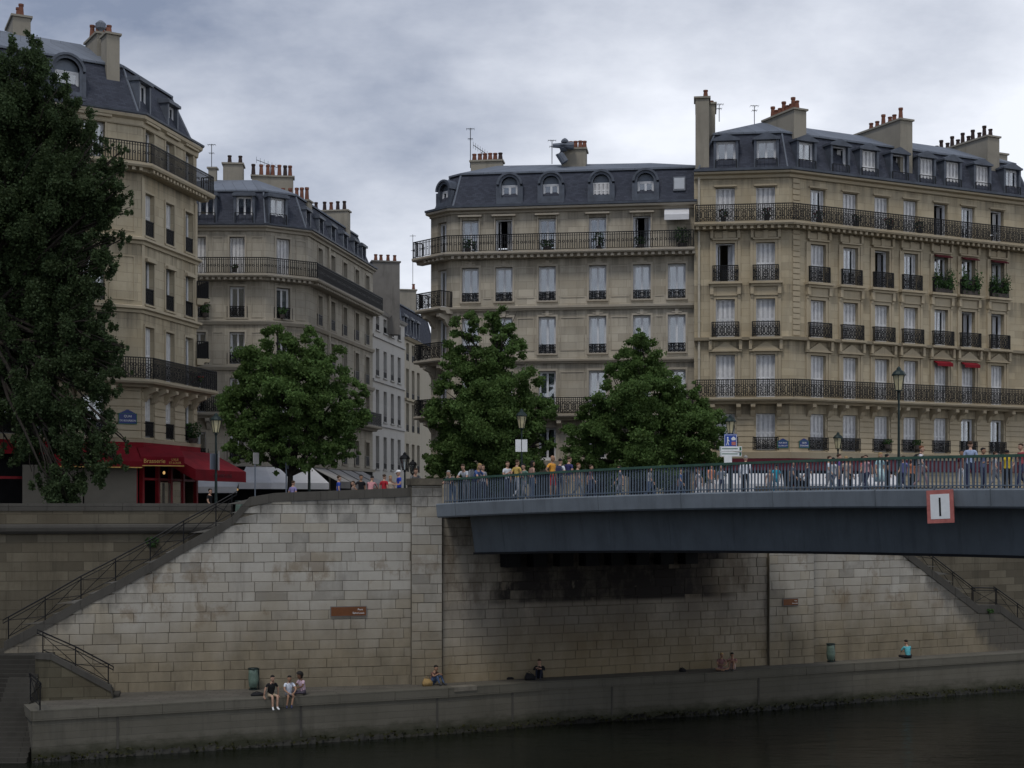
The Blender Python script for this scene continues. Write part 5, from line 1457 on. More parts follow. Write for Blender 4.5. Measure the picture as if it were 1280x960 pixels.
lamp(627, 555, 76, 9.9, 1.1, 'low dark lantern just left of the lamp post with white plates', 'iron', False)
lamp(270, 516, 66.5, 9.1, .95, 'lamp post with pale signs beside the red awning')
lamp(386.5, 487, 71.5, 9.6, .8, 'very tall dark lamp post in front of the lone tree', 'iron', False)
lamp(506, 565, 78, 9.9, 1.0, 'dark lantern at the mouth of the side street', 'iron', False)
lamp(516, 574, 88, 9.9, .9, 'further dark lantern beside the mouth of the side street', 'iron', False)
def plates(name, px, py, Y, rz, w, h, lab, cat='sign', mat='signwhite', pole=True, zb=9.3):
    p = at(px, py, Y); r = empty(name, (p.x, p.y, p.z-h/2), rz, lab, cat)
    m = MB(); m.box(-w/2, w/2, -.015, .015, 0, h); link('plate', m.mesh('plate', M[mat]), r)
    if pole: m = MB(); m.tube([(0, .05, zb-p.z+h/2), (0, .05, h)], .035, 6); link('post', m.mesh('post', M['pipegrey']), r)
    return r
r = plates('road_sign', 913.2, 550.5, 72.8, 0, .66, .66, 'square blue living street sign with white walker below the lamp', 'sign', 'signblue', False)
m = MB(); t = .02; W = .31
m.box(-W, W, -.022, -.0155, 0, t); m.box(-W, W, -.022, -.0155, .62-t, .62); m.box(-W, -W+t, -.0225, -.0155, t, .62-t); m.box(W-t, W, -.0225, -.0155, t, .62-t)
m.ball((-.15, -.02, .46), (.045, .008, .05)); m.tube([(-.15, -.02, .4), (-.15, -.02, .26)], .04, 5); m.tube([(-.15, -.02, .26), (-.21, -.02, .08)], .022, 4); m.tube([(-.15, -.02, .26), (-.09, -.02, .08)], .022, 4); m.tube([(-.15, -.02, .38), (-.06, -.02, .28)], .018, 4)
m.box(.05, .25, -.022, -.016, .34, .42); m.ring_solid([[(.02, -.022, .42), (.28, -.022, .42), (.17, -.022, .52), (.13, -.022, .52)], [(.02, -.016, .42), (.28, -.016, .42), (.17, -.016, .52), (.13, -.016, .52)]])
link('symbol', m.mesh('symbol', M['signwhite']), r)
m = MB(); m.box(.05, .26, -.022, -.016, .08, .26); link('red_square', m.mesh('red_square', M['signred']), r)
for i, y in enumerate((561, 567.5)):
    r = plates('direction_sign', 913.5, y, 72.7, rad(-6+8*i), 1.12, .25, ['upper green lettered direction plate under the blue sign', 'lower green lettered direction plate under the blue sign'][i], 'sign', 'signwhite', False)
    m = MB(); m.box(-.45, .35, -.02, -.0155, .11, .15); m.box(-.53, -.5, -.02, -.0155, .03, .22); m.box(.44, .53, -.02, -.0155, .04, .21); link('marking', m.mesh('marking', M['plategreen']), r)
plates('road_sign', 910, 574, 72.6, 0, .4, .36, 'small white plate under the two direction plates', 'sign', 'signwhite', False)
plates('road_sign', 647.8, 557, 71.9, rad(20), .3, .62, 'white plate on the left of the lamp post between the trees', 'sign', 'signwhite', False)
plates('road_sign', 655.8, 557, 71.9, rad(-20), .28, .62, 'white plate on the right of the lamp post between the trees', 'sign', 'signwhite', False)
r = plates('road_sign', 267.5, 577, 66.3, rad(74), .75, .75, 'grey plate seen edge on, left of the lamp post by the red awning', 'sign', 'zinc', False)
r = plates('road_sign', 273.5, 576, 66.3, rad(-76), .55, .9, 'pale plate seen edge on, right of the lamp post by the red awning', 'sign', 'awngrey', False)
plates('road_sign', 320, 573, 68, rad(70), .5, .55, 'pale round topped sign on its own post under the lone tree', 'sign', 'awngrey', True, 9.2)
plates('road_sign', 359, 582, 69, rad(80), .4, .3, 'thin sign post beside the trunk of the lone tree', 'sign', 'pipegrey', True, 9.3)
# ------------------------------------------------------------------ trees
def branch(mb, a, b, r0, r1, n=6, wob=.12):
    a = Vector(a); b = Vector(b); L = (b-a).length; pts = []; rs = []
    for k in range(n+1):
        t = k/n; p = a.lerp(b, t)
        if 0 < k < n: p += Vector((random.uniform(-1, 1), random.uniform(-1, 1), random.uniform(-.4, .4)))*L*wob*.35
        pts.append(p); rs.append(r0+(r1-r0)*t)
    mb.tube(pts, rs, 7)
def tree(base, blobs, label, leaf, mat, dens, tr=.2, sub=9, subr=.42, fork=.35, group='trees on the upper quay', droop=.3, asp=(1.15, 1.15, .8)):
    """blobs: (px, py, radius px, Y offset) seen on the photo at the depth of the trunk"""
    base = Vector(base); Y = base.y
    root = empty('tree', base, 0, label, 'tree', group)
    B = []
    for x, y, rp, oy in blobs:
        p = at(x, y, Y+oy); r = rp*(Y+oy)/F
        B.append((tuple(p-base), (r, r*.9, r)))
    pts = blob_points(B, dens, sub, subr, asp)
    keep = np.random.rand(len(pts)) > .06
    pts = pts[keep]
    link('crown', leaf_mesh(pts, leaf, 'crown', M[mat], droop=droop), root)
    mb = MB(); top = max(b[0][2] for b in B)
    fk = Vector((0, 0, 0)); cx = sum(b[0][0] for b in B)/len(B); cy = sum(b[0][1] for b in B)/len(B)
    hz = top*fork; f0 = Vector((cx*.25, cy*.25, hz))
    branch(mb, (0, 0, -.15), f0, tr*1.15, tr*.8, 6, .04)
    for c, r in B:
        branch(mb, f0-Vector((0, 0, random.random()*hz*.2)), Vector(c), tr*.55, .03, 6)
        for k in range(3):
            d = Vector((random.uniform(-1, 1), random.uniform(-1, 1), random.uniform(-.2, 1)))*r[0]*.8
            branch(mb, Vector(c)*.75+f0*.25, Vector(c)+d, tr*.2, .012, 4)
    link('trunk', mb.mesh('trunk', M['bark'], None, True), root)
    return root
p = at(362, 600, 70)
tree((p.x, 70, 9.45), [(330, 455, 38, 0), (372, 448, 34, .5), (405, 462, 34, 0), (360, 490, 48, -1), (310, 505, 36, .5), (415, 505, 42, 0), (290, 500, 22, 1), (440, 520, 26, .5), (362, 530, 44, .5), (318, 545, 36, -.5), (405, 545, 36, 0), (300, 560, 20, 0), (335, 560, 22, 1), (345, 428, 22, 0), (390, 432, 22, 0), (432, 560, 20, 0), (443, 490, 20, 0), (340, 572, 22, -.5), (388, 570, 24, -.5), (415, 573, 18, 0), (362, 558, 26, -1)],
     'lone leafy street tree in front of the white cafe awnings', .115, 'leafL', 235, .16, 22, .28, fork=.28)
p = at(612, 600, 76)
tree((p.x, 77, 9.9), [(585, 410, 22, 0), (628, 405, 24, 0), (577, 445, 29, .5), (635, 440, 29, 0), (606, 470, 44, 0), (572, 490, 34, -.5), (645, 485, 34, 0), (565, 530, 36, 0), (606, 525, 50, -1), (650, 530, 38, .5), (558, 570, 34, 0), (600, 575, 44, 0), (650, 575, 36, 0), (675, 510, 22, 0), (545, 585, 20, 0), (682, 555, 18, 0), (630, 555, 40, -1)],
     'twin topped leafy tree in front of the grey beige building', .12, 'leafL', 235, .2, 22, .28, fork=.3)
p = at(805, 600, 77)
tree((p.x, 77, 9.9), [(800, 425, 20, 0), (800, 455, 32, 0), (775, 475, 26, .5), (830, 480, 28, 0), (800, 500, 42, -1), (760, 520, 38, 0), (845, 515, 38, 0), (735, 545, 32, 0), (790, 550, 48, -1), (850, 550, 44, 0), (885, 530, 28, .5), (895, 555, 20, 0), (725, 570, 26, 0), (770, 580, 36, 0), (830, 580, 38, 0), (880, 575, 28, 0), (862, 490, 18, 0), (742, 505, 16, 0)],
     'broad leafy tree with drooping sides left of the golden building', .12, 'leafL', 235, .2, 22, .28, fork=.3, droop=.8)
p = at(-80, 600, 66.5)
tree((p.x, 66.5, 9.05), [(20, 95, 45, 0), (-20, 130, 70, 0), (45, 150, 50, 0), (70, 130, 28, 0), (20, 220, 75, 0), (90, 215, 45, -.5), (135, 225, 30, -.5), (60, 290, 60, 0), (125, 275, 36, 0), (150, 190, 14, -.5), (150, 300, 14, 0), (20, 340, 60, .5), (105, 325, 34, -.5), (30, 420, 62, 0), (90, 430, 44, -.5), (130, 425, 26, -.8), (150, 440, 14, -.8), (60, 480, 55, -.5), (110, 500, 34, -1), (10, 500, 50, 0), (130, 480, 24, -1), (85, 545, 42, -1.2), (135, 560, 28, -1.5), (85, 595, 34, -1.8), (120, 595, 26, -1.8), (85, 625, 18, -2), (50, 560, 30, -1), (160, 555, 10, -1.5), (15, 560, 22, -.5), (120, 175, 22, 0), (110, 250, 45, 0), (80, 360, 50, 0), (60, 250, 60, 1), (40, 380, 60, 1), (100, 385, 40, 0), (50, 200, 60, 1), (60, 520, 50, 0), (100, 460, 40, 0), (30, 60, 24, 0), (145, 240, 22, -.5), (95, 150, 26, 0), (75, 185, 45, .5), (60, 110, 32, 0), (150, 260, 20, -.5), (135, 330, 22, -.5), (125, 400, 24, -.5), (110, 440, 40, .5), (150, 470, 18, -.5), (100, 560, 40, -1), (70, 300, 60, 2), (70, 420, 60, 2), (150, 580, 14, -1.5), (60, 600, 24, -1), (20, 160, 60, 1), (80, 615, 26, -2), (88, 632, 14, -2), (-40, 300, 80, 0), (-50, 450, 80, 0)],
     'large dark green tree hanging over the parapet at the left edge', .105, 'leafP', 290, .22, 16, .25, .5, droop=.3, asp=(.95, .95, 1.35))

# balcony plants
def bal(f, px, z, o, r, h, lab, fl=0, pot=True, mat='leafB', n=None):
    return small_plant('potted_plant', lab, 'plant', f.w(f.u(px), o, z), r, h, mat, pot, n, 'plants on the balconies', fl)
for i, w in enumerate(('left', 'middle', 'right')):
    u = uR2[4+i]; zb = rowsR[3][0]
    root = empty('window_box', fR2.w(u, .2, zb), fR2.rz, '%s one of the three bushy green window boxes high on the golden building' % ['left', 'centre', 'right'][i], 'plant', 'green window boxes of the golden building')
    m = MB(); m.box(-.65, .65, -.12, .1, .02, .25); link('box', m.mesh('box', M['soil']), root)
    n = 520; P = np.random.normal(size=(n, 3))*np.array([.16, .12, .34]); side = np.random.rand(n)
    P[:, 0] += np.where(side < .42, -.5, np.where(side < .84, .5, 0)); P[:, 2] = np.where(side < .84, .75+P[:, 2], .45+P[:, 2]*.4); P[:, 1] -= .05
    link('foliage', leaf_mesh(P, .12, 'foliage', M['leafB']), root)
zb5 = zr(280)
for f, px, fl, r, lab in ((fR1, 904, 20, .28, 'dark potted plant at the left end of the upper balcony of the golden building'), (fR1, 958, 40, .3, 'red flowered plant on the upper balcony near the corner of the golden building'), (fR2, 1018, 30, .3, 'red flowering pot under the open upper window of the golden building'), (fR2, 1064, 30, .32, 'red flowered shrub in front of the second upper shutters of the golden building'), (fR2, 1106, 40, .3, 'red geranium pot before the third upper shutters of the golden building'), (fR2, 1143, 30, .32, 'bushy red and green pot beside the balcony divider of the golden building')):
    bal(f, px, zb5, .45, r, .55, lab, fl)
zbM = zm(314)
for px, r, h, lab in ((586, .35, .6, 'dark shrub in a pot on the left of the beige building balcony'), (685, .45, .4, 'wide planter of greenery on the middle of the beige building balcony'), (749, .25, .8, 'slim green plant in front of a white curtained balcony window'), (801, .4, .5, 'round green bush on the beige building balcony near the open window'), (853, .5, 1.0, 'large bushy plant under the white balcony awning')):
    bal(fM1, px, zbM, .42, r, h, lab)
bal(fA2, 235, z5(549), .3, .5, .9, 'green climbing plant on the sill above the red awning', n=380)
bal(fA2, 232, z5(477), .6, .4, .6, 'dark red leaved plant on the lower balcony of the honey corner building', 40)
bal(fB2, 351, zb_(397), .25, .32, .5, 'green plant behind the window guard of the grey corner building')
bal(fB1, 258, zb_(397), .35, .35, 1.0, 'tall green plant at the far left window of the grey corner building')
bal(fB1, 295, zb_(342), .5, .25, .3, 'small dark pot on the long balcony of the grey corner building', 12)
for px, k in ((1106, 0), (1143, 1)):
    bal(fR2, px, rowsR[0][0]+.2, .25, .3, .35, ['trailing plant on the low window guard below the tall bridge lamp', 'pale flowered box on the low window guard right of the tall bridge lamp'][k])

# ------------------------------------------------------------------ people
UP = ['spine', 'chest', 'neck', 'head', 'shL', 'elL', 'wrL', 'paL', 'shR', 'elR', 'wrR', 'paR']
BASE = dict(pelvis=(0, 0, .93), spine=(0, 0, 1.12), chest=(0, -.01, 1.31), neck=(0, .0, 1.46), head=(0, -.015, 1.55),
 shL=(.175, 0, 1.40), elL=(.225, .03, 1.13), wrL=(.235, -.04, .89), paL=(.235, -.065, .81), shR=(-.175, 0, 1.40), elR=(-.225, .03, 1.13), wrR=(-.235, -.04, .89), paR=(-.235, -.065, .81),
 hpL=(.09, 0, .88), knL=(.1, -.02, .49), anL=(.1, .02, .085), toL=(.115, -.14, .04), hpR=(-.09, 0, .88), knR=(-.1, -.02, .49), anR=(-.1, .02, .085), toR=(-.115, -.14, .04))
RADII = dict(pelvis=(.145, .105), spine=(.13, .095), chest=(.155, .11), neck=(.055, .055), head=(.05, .05), hp=(.085, .085), kn=(.056, .058), an=(.038, .042), to=(.042, .03), sh=(.062, .062), el=(.042, .042), wr=(.03, .026), pa=(.038, .02))
EDG = [('pelvis', 'spine'), ('spine', 'chest'), ('chest', 'neck'), ('neck', 'head')]
for s in 'LR': EDG += [('chest', 'sh'+s), ('sh'+s, 'el'+s), ('el'+s, 'wr'+s), ('wr'+s, 'pa'+s), ('pelvis', 'hp'+s), ('hp'+s, 'kn'+s), ('kn'+s, 'an'+s), ('an'+s, 'to'+s)]
def lean(j, a, keep=()):
    p0 = Vector(j['pelvis']); R = Matrix.Rotation(a, 3, 'X')
    for k in UP:
        if k not in keep: j[k] = tuple(R @ (Vector(j[k])-p0)+p0)
    return j
def pose(name):
    j = dict(BASE)
    if name == 'walk':
        j.update(knL=(.1, -.2, .52), anL=(.1, -.26, .10), toL=(.11, -.42, .08), knR=(-.1, .06, .48), anR=(-.1, .36, .16), toR=(-.11, .27, .05), elL=(.22, .12, 1.14), wrL=(.22, .14, .92), paL=(.22, .13, .84), elR=(-.22, -.05, 1.14), wrR=(-.21, -.2, .95), paR=(-.2, -.25, .88))
    elif name == 'phone':
        j.update(elR=(-.22, -.05, 1.14), wrR=(-.1, -.26, 1.22), paR=(-.06, -.32, 1.27), elL=(.22, -.02, 1.13), wrL=(.12, -.25, 1.12), paL=(.07, -.31, 1.15))
    elif name == 'lean':
        lean(j, .42)
        j.update(elL=(.25, -.42, 1.06), wrL=(.1, -.62, 1.08), paL=(.03, -.65, 1.09), elR=(-.25, -.42, 1.06), wrR=(-.1, -.6, 1.11), paR=(-.03, -.63, 1.12))
    elif name == 'hip':
        j.update(elR=(-.34, .05, 1.16), wrR=(-.19, -.06, 1.0), paR=(-.14, -.08, .97), knL=(.14, -.05, .49), anL=(.17, .02, .085), toL=(.2, -.14, .04))
    elif name in ('edge', 'edge2'):
        for k in j: j[k] = (j[k][0], j[k][1], j[k][2]-.83)
        j.update(hpL=(.09, -.02, .09), knL=(.11, -.44, .1), anL=(.1, -.42, -.36), toL=(.12, -.58, -.42), hpR=(-.09, -.02, .09), knR=(-.11, -.44, .1), anR=(-.1, -.44, -.36), toR=(-.13, -.6, -.42))
        lean(j, .22)
        if name == 'edge': j.update(elL=(.28, -.08, .33), wrL=(.3, -.02, .07), paL=(.3, -.09, .03), elR=(-.28, -.08, .33), wrR=(-.3, -.02, .07), paR=(-.3, -.09, .03))
        else: j.update(elL=(.25, -.3, .33), wrL=(.12, -.46, .2), paL=(.06, -.5, .19), elR=(-.25, -.3, .33), wrR=(-.12, -.46, .2), paR=(-.06, -.5, .19), anL=(-.0, -.5, -.34), toL=(-.02, -.66, -.4), anR=(-.16, -.36, -.36), toR=(-.2, -.52, -.42))
    elif name == 'knees':
        for k in j: j[k] = (j[k][0], j[k][1], j[k][2]-.83)
        j.update(hpL=(.09, -.04, .09), knL=(.11, -.4, .45), anL=(.1, -.62, .085), toL=(.12, -.78, .04), hpR=(-.09, -.04, .09), knR=(-.11, -.36, .46), anR=(-.1, -.52, .085), toR=(-.12, -.68, .04))
        lean(j, .3)
        j.update(elL=(.24, -.3, .42), wrL=(.1, -.47, .5), paL=(.03, -.5, .5), elR=(-.24, -.3, .42), wrR=(-.1, -.44, .53), paR=(-.03, -.47, .54))
    elif name == 'cross':
        for k in j: j[k] = (j[k][0], j[k][1], j[k][2]-.83)
        j.update(hpL=(.1, -.03, .09), knL=(.36, -.28, .13), anL=(-.06, -.38, .07), toL=(-.2, -.4, .05), hpR=(-.1, -.03, .09), knR=(-.36, -.28, .13), anR=(.08, -.5, .06), toR=(.2, -.53, .05))
        lean(j, .25)
        j.update(elL=(.25, -.22, .36), wrL=(.1, -.4, .3), paL=(.04, -.46, .32), elR=(-.25, -.22, .36), wrR=(-.1, -.42, .32), paR=(-.04, -.48, .35))
    return j
BODY = {}
def body(pname, sleeve=.55, shorts=False, skirt=False):
    key = (pname, sleeve, shorts, skirt)
    if key in BODY: return BODY[key]
    j = pose(pname); names = list(j); ix = {n: i for i, n in enumerate(names)}
    me = bpy.data.meshes.new('tmp'); me.from_pydata([j[n] for n in names], [(ix[a], ix[b]) for a, b in EDG], [])
    o = bpy.data.objects.new('tmp', me); COL.objects.link(o)
    o.modifiers.new('s', 'SKIN'); ss = o.modifiers.new('u', 'SUBSURF'); ss.levels = 1; ss.render_levels = 1
    lay = me.skin_vertices[0].data if len(me.skin_vertices) else None
    if lay is None: raise RuntimeError('no skin layer')
    for n in names:
        r = RADII.get(n) or RADII[n[:2]]; lay[ix[n]].radius = r; lay[ix[n]].use_root = (n == 'pelvis')
    dg = bpy.context.evaluated_depsgraph_get(); dg.update()
    em = bpy.data.meshes.new_from_object(o.evaluated_get(dg)); bpy.data.objects.remove(o)
    V = np.array([v.co[:] for v in em.vertices])
    hips = .0
    def seg(p, a, b):
        a = np.array(a); b = np.array(b); d = b-a; t = np.clip(((p-a) @ d)/(d @ d), 0, 1); return np.linalg.norm(p-(a+t*d)), t
    mats = []
    for pl in em.polygons:
        c = np.array(pl.center); best = (9, None, 0)
        for a, b in EDG:
            d, t = seg(c, j[a], j[b]); d -= .5*(RADII.get(a) or RADII[a[:2]])[0]
            if d < best[0]: best = (d, (a[:2], b[:2]), t)
        e, t = best[1], best[2]
        k = {('pe', 'sp'): 1 if t > .25 else 2, ('sp', 'ch'): 1, ('ch', 'ne'): 1 if t < .75 else 0, ('ne', 'he'): 0, ('ch', 'sh'): 1, ('sh', 'el'): 1 if (t < sleeve) else 0, ('el', 'wr'): 1 if sleeve > 1 and t < .9 else 0, ('wr', 'pa'): 0,
             ('pe', 'hp'): 2, ('hp', 'kn'): 2 if (not shorts or t < .8) else 0, ('kn', 'an'): (0 if shorts else 2) if t < .88 else 3, ('an', 'to'): 3}[e]
        mats.append(k)
    vs = [tuple(v) for v in V]; fs = [tuple(p.vertices) for p in em.polygons]
    bpy.data.meshes.remove(em)
    mb = MB()
    hb = Vector(j['head']); nk = Vector(j['neck']); up = (hb-nk).normalized()
    up = (up+Vector((0, 0, 1.2))).normalized(); fw = Vector((0, -1, 0)); fw = (fw-up*fw.dot(up)).normalized(); sd = up.cross(fw)
    hc = hb+up*.085+fw*.015
    T = lambda x, y, z: tuple(hc+sd*x+fw*y+up*z)
    rings = []
    prof = [(-.125, .02, .02, .05), (-.115, .045, .05, .03), (-.08, .062, .078, .012), (-.03, .072, .09, .004), (.02, .076, .096, 0), (.06, .072, .092, -.004), (.095, .052, .07, -.008), (.115, .015, .02, -.01)]
    for z, rx, ry, oy in prof: rings.append([T(rx*cos(2*pi*k/12), oy+ry*sin(2*pi*k/12), z) for k in range(12)])
    mb.m = 0; mb.ring_solid(rings)
    mb.tube([T(0, .088, .015), T(0, .118, -.03), T(0, .088, -.04)], [.008, .017, .012], 5)              # nose
    for s in (-1, 1): mb.ball(T(s*.077, -.005, -.01), (.014, .024, .034), 6, 4)                            # ears
    mb.m = 4
    for s in (-1, 1): mb.ball(T(s*.03, .084, .012), (.014, .011, .009), 6, 4)
    mb.m = 5; mb.tube([T(-.025, .083, -.068), T(0, .092, -.066), T(.025, .083, -.068)], .007, 4)
    mb.m = 0
    for s in 'LR':                                                                                      # fingers
        w = Vector(j['wr'+s]); p = Vector(j['pa'+s]); d = (p-w).normalized()
        ax = Vector((0, 1, 0)) if abs(d.y) < .8 else Vector((1, 0, 0)); ax = (ax-d*ax.dot(d)).normalized(); nn = d.cross(ax)
        if s == 'R': nn = -nn
        for q, (of, L) in enumerate(((-.03, .075), (-.01, .085), (.01, .08), (.028, .062))):
            a = p+ax*of+d*.005; mb.tube([a, a+d*L*.45+nn*.006, a+d*L*.8+nn*.022, a+d*L*.95+nn*.036], [.0095, .009, .008, .006], 5)
        a = w+d*.025-ax*.025; mb.tube([a, a+d*.03-ax*.025+nn*.008, a+d*.06-ax*.03+nn*.02], [.012, .0105, .008], 5)
    if skirt:
        mb.m = 2; z0 = j['pelvis'][2]+.02
        mb.lathe([(.15, .12), (.2, -.12), (.26, -.42), (.25, -.42)], (j['pelvis'][0], j['pelvis'][1], z0), 12)
    base = len(vs); vs += mb.v; fs += [tuple(i+base for i in f) for f in mb.f]; mats += mb.mi
    me = bpy.data.meshes.new('person_body'); me.from_pydata(vs, [], fs)
    for k in range(6): me.materials.append(M['white'])
    me.polygons.foreach_set('material_index', mats); me.polygons.foreach_set('use_smooth', [True]*len(fs)); me.update()
    BODY[key] = (me, hc, sd, fw, up, j); return BODY[key]
HAIR = {}
def hair_mesh(key, style):
    if (key, style) in HAIR: return HAIR[(key, style)]
    me, hc, sd, fw, up, j = BODY[key]
    T = lambda x, y, z: tuple(hc+sd*x+fw*y+up*z); mb = MB(); n = 14
    S = {'short': [(-.06, .4), (-.02, .7), (.03, 1), (.07, 1), (.105, .8), (.128, .3)], 'long': [(-.26, .5), (-.2, .85), (-.1, .95), (-.02, .95), (.03, 1), (.07, 1), (.105, .8), (.13, .3)], 'curly': [(-.12, .9), (-.06, 1.35), (0, 1.6), (.06, 1.6), (.12, 1.35), (.17, .7)], 'cap': [(.035, 1.03), (.07, 1.04), (.11, .85), (.135, .3)]}[style]
    rings = []
    for z, k in S:
        row = []
        for q in range(n):
            a = 2*pi*q/n; rx, ry = .083*k, .103*k
            y = ry*sin(a)-.012
            lim = .1 if z > .06 or style == 'cap' else (.035 if z > .03 else -.012)
            y = min(y, lim) if z < .1 else y
            jj = random.uniform(-.012, .012) if style == 'curly' else 0
            row.append(T(rx*cos(a)*(1+jj*4), y+jj, z+jj))
        rings.append(row)
    mb.ring_solid(rings)
    if style == 'cap': mb.ring_solid([[T(-.07, .06, .04), T(.07, .06, .04), T(.05, .17, .03), T(-.05, .17, .03)], [T(-.07, .06, .05), T(.07, .06, .05), T(.05, .17, .04), T(-.05, .17, .04)]])
    HAIR[(key, style)] = mb.mesh('hair', M['white'], None, style != 'curly'); return HAIR[(key, style)]
SK = {'fair': (.44, .27, .19), 'tan': (.33, .19, .12), 'brown': (.16, .085, .05)}
HC = {'black': (.012, .01, .009), 'brown': (.05, .028, .015), 'blonde': (.36, .24, .1), 'grey': (.3, .29, .27), 'white': (.75, .75, .75), 'red': (.16, .06, .025), 'navy': (.02, .03, .07)}
def person(p, rz, pname, shirt, legs, label, hair=('short', 'brown'), skin='fair', shoes=(.04, .04, .045), sleeve=.55, shorts=False, skirt=False, s=1.0, group=None):
    key = (pname, sleeve, shorts, skirt)
    me = body(*key)[0]
    o = link('person', me, None, p, rz); o.scale = (s, s, s)
    tag(o, label, 'person', group)
    for k, m in enumerate((cloth(SK[skin], .6), cloth(shirt), cloth(legs), cloth(shoes, .6), cloth((.01, .008, .007), .4), cloth((.25, .09, .08), .6))):
        o.material_slots[k].link = 'OBJECT'; o.material_slots[k].material = m
    if hair:
        h = link('cap' if hair[0] == 'cap' else 'hair', hair_mesh(key, hair[0]), o)
        h.material_slots[0].link = 'OBJECT'; h.material_slots[0].material = cloth(HC[hair[1]], .7)
    return o
def backpack(o, col, label):
    p = o.matrix_basis @ Vector((0, .2, 1.02)) if False else None
    R = Matrix.Rotation(o.rotation_euler[2], 3, 'Z'); s = o.scale[0]
    r = empty('backpack', Vector(o.location)+R @ Vector((0, .13*s, 1.0*s)), o.rotation_euler[2], label, 'backpack')
    m = MB(); m.ring_solid([[(-.13, 0, 0), (.13, 0, 0), (.12, .13, 0), (-.12, .13, 0)], [(-.16, 0, .12), (.16, 0, .12), (.14, .18, .12), (-.14, .18, .12)], [(-.15, 0, .34), (.15, 0, .34), (.12, .14, .34), (-.12, .14, .34)], [(-.09, 0, .44), (.09, 0, .44), (.07, .07, .44), (-.07, .07, .44)]])
    link('bag_body', m.mesh('bag_body', cloth(col), None), r)
    m = MB()
    for s2 in (-1, 1): m.tube([(s2*.1, 0, .42), (s2*.11, -.15, .46), (s2*.11, -.27, .3), (s2*.12, -.2, .05), (s2*.12, 0, .03)], .018, 5)
    link('strap', m.mesh('strap', cloth((.02, .02, .025))), r)
GB = 'people on the bridge'
def onb(px, Y):                              # foot point on the bridge deck or street, at column px and depth Y
    X = (px-640)*Y/F
    d = Vector((X, Y))-Vector((-3, 62)); o = d.dot(bn); t = d.dot(bd)/26.03
    z = dz(max(0, t))-.02 if 0 <= o <= 16 and t > 0 else land_z(X)
    if 0 <= o <= 16 and t <= 0: z = max(land_z(X), 10.0)
    return (X, Y, z)
W_ = (.6, .62, .65); NV = (.025, .03, .07); BL = (.012, .012, .014); GY = (.2, .2, .22); JN = (.06, .09, .16); TN = (.36, .29, .2); RD = (.42, .03, .03)
toR = rad(45)                                # facing along the bridge railing normal
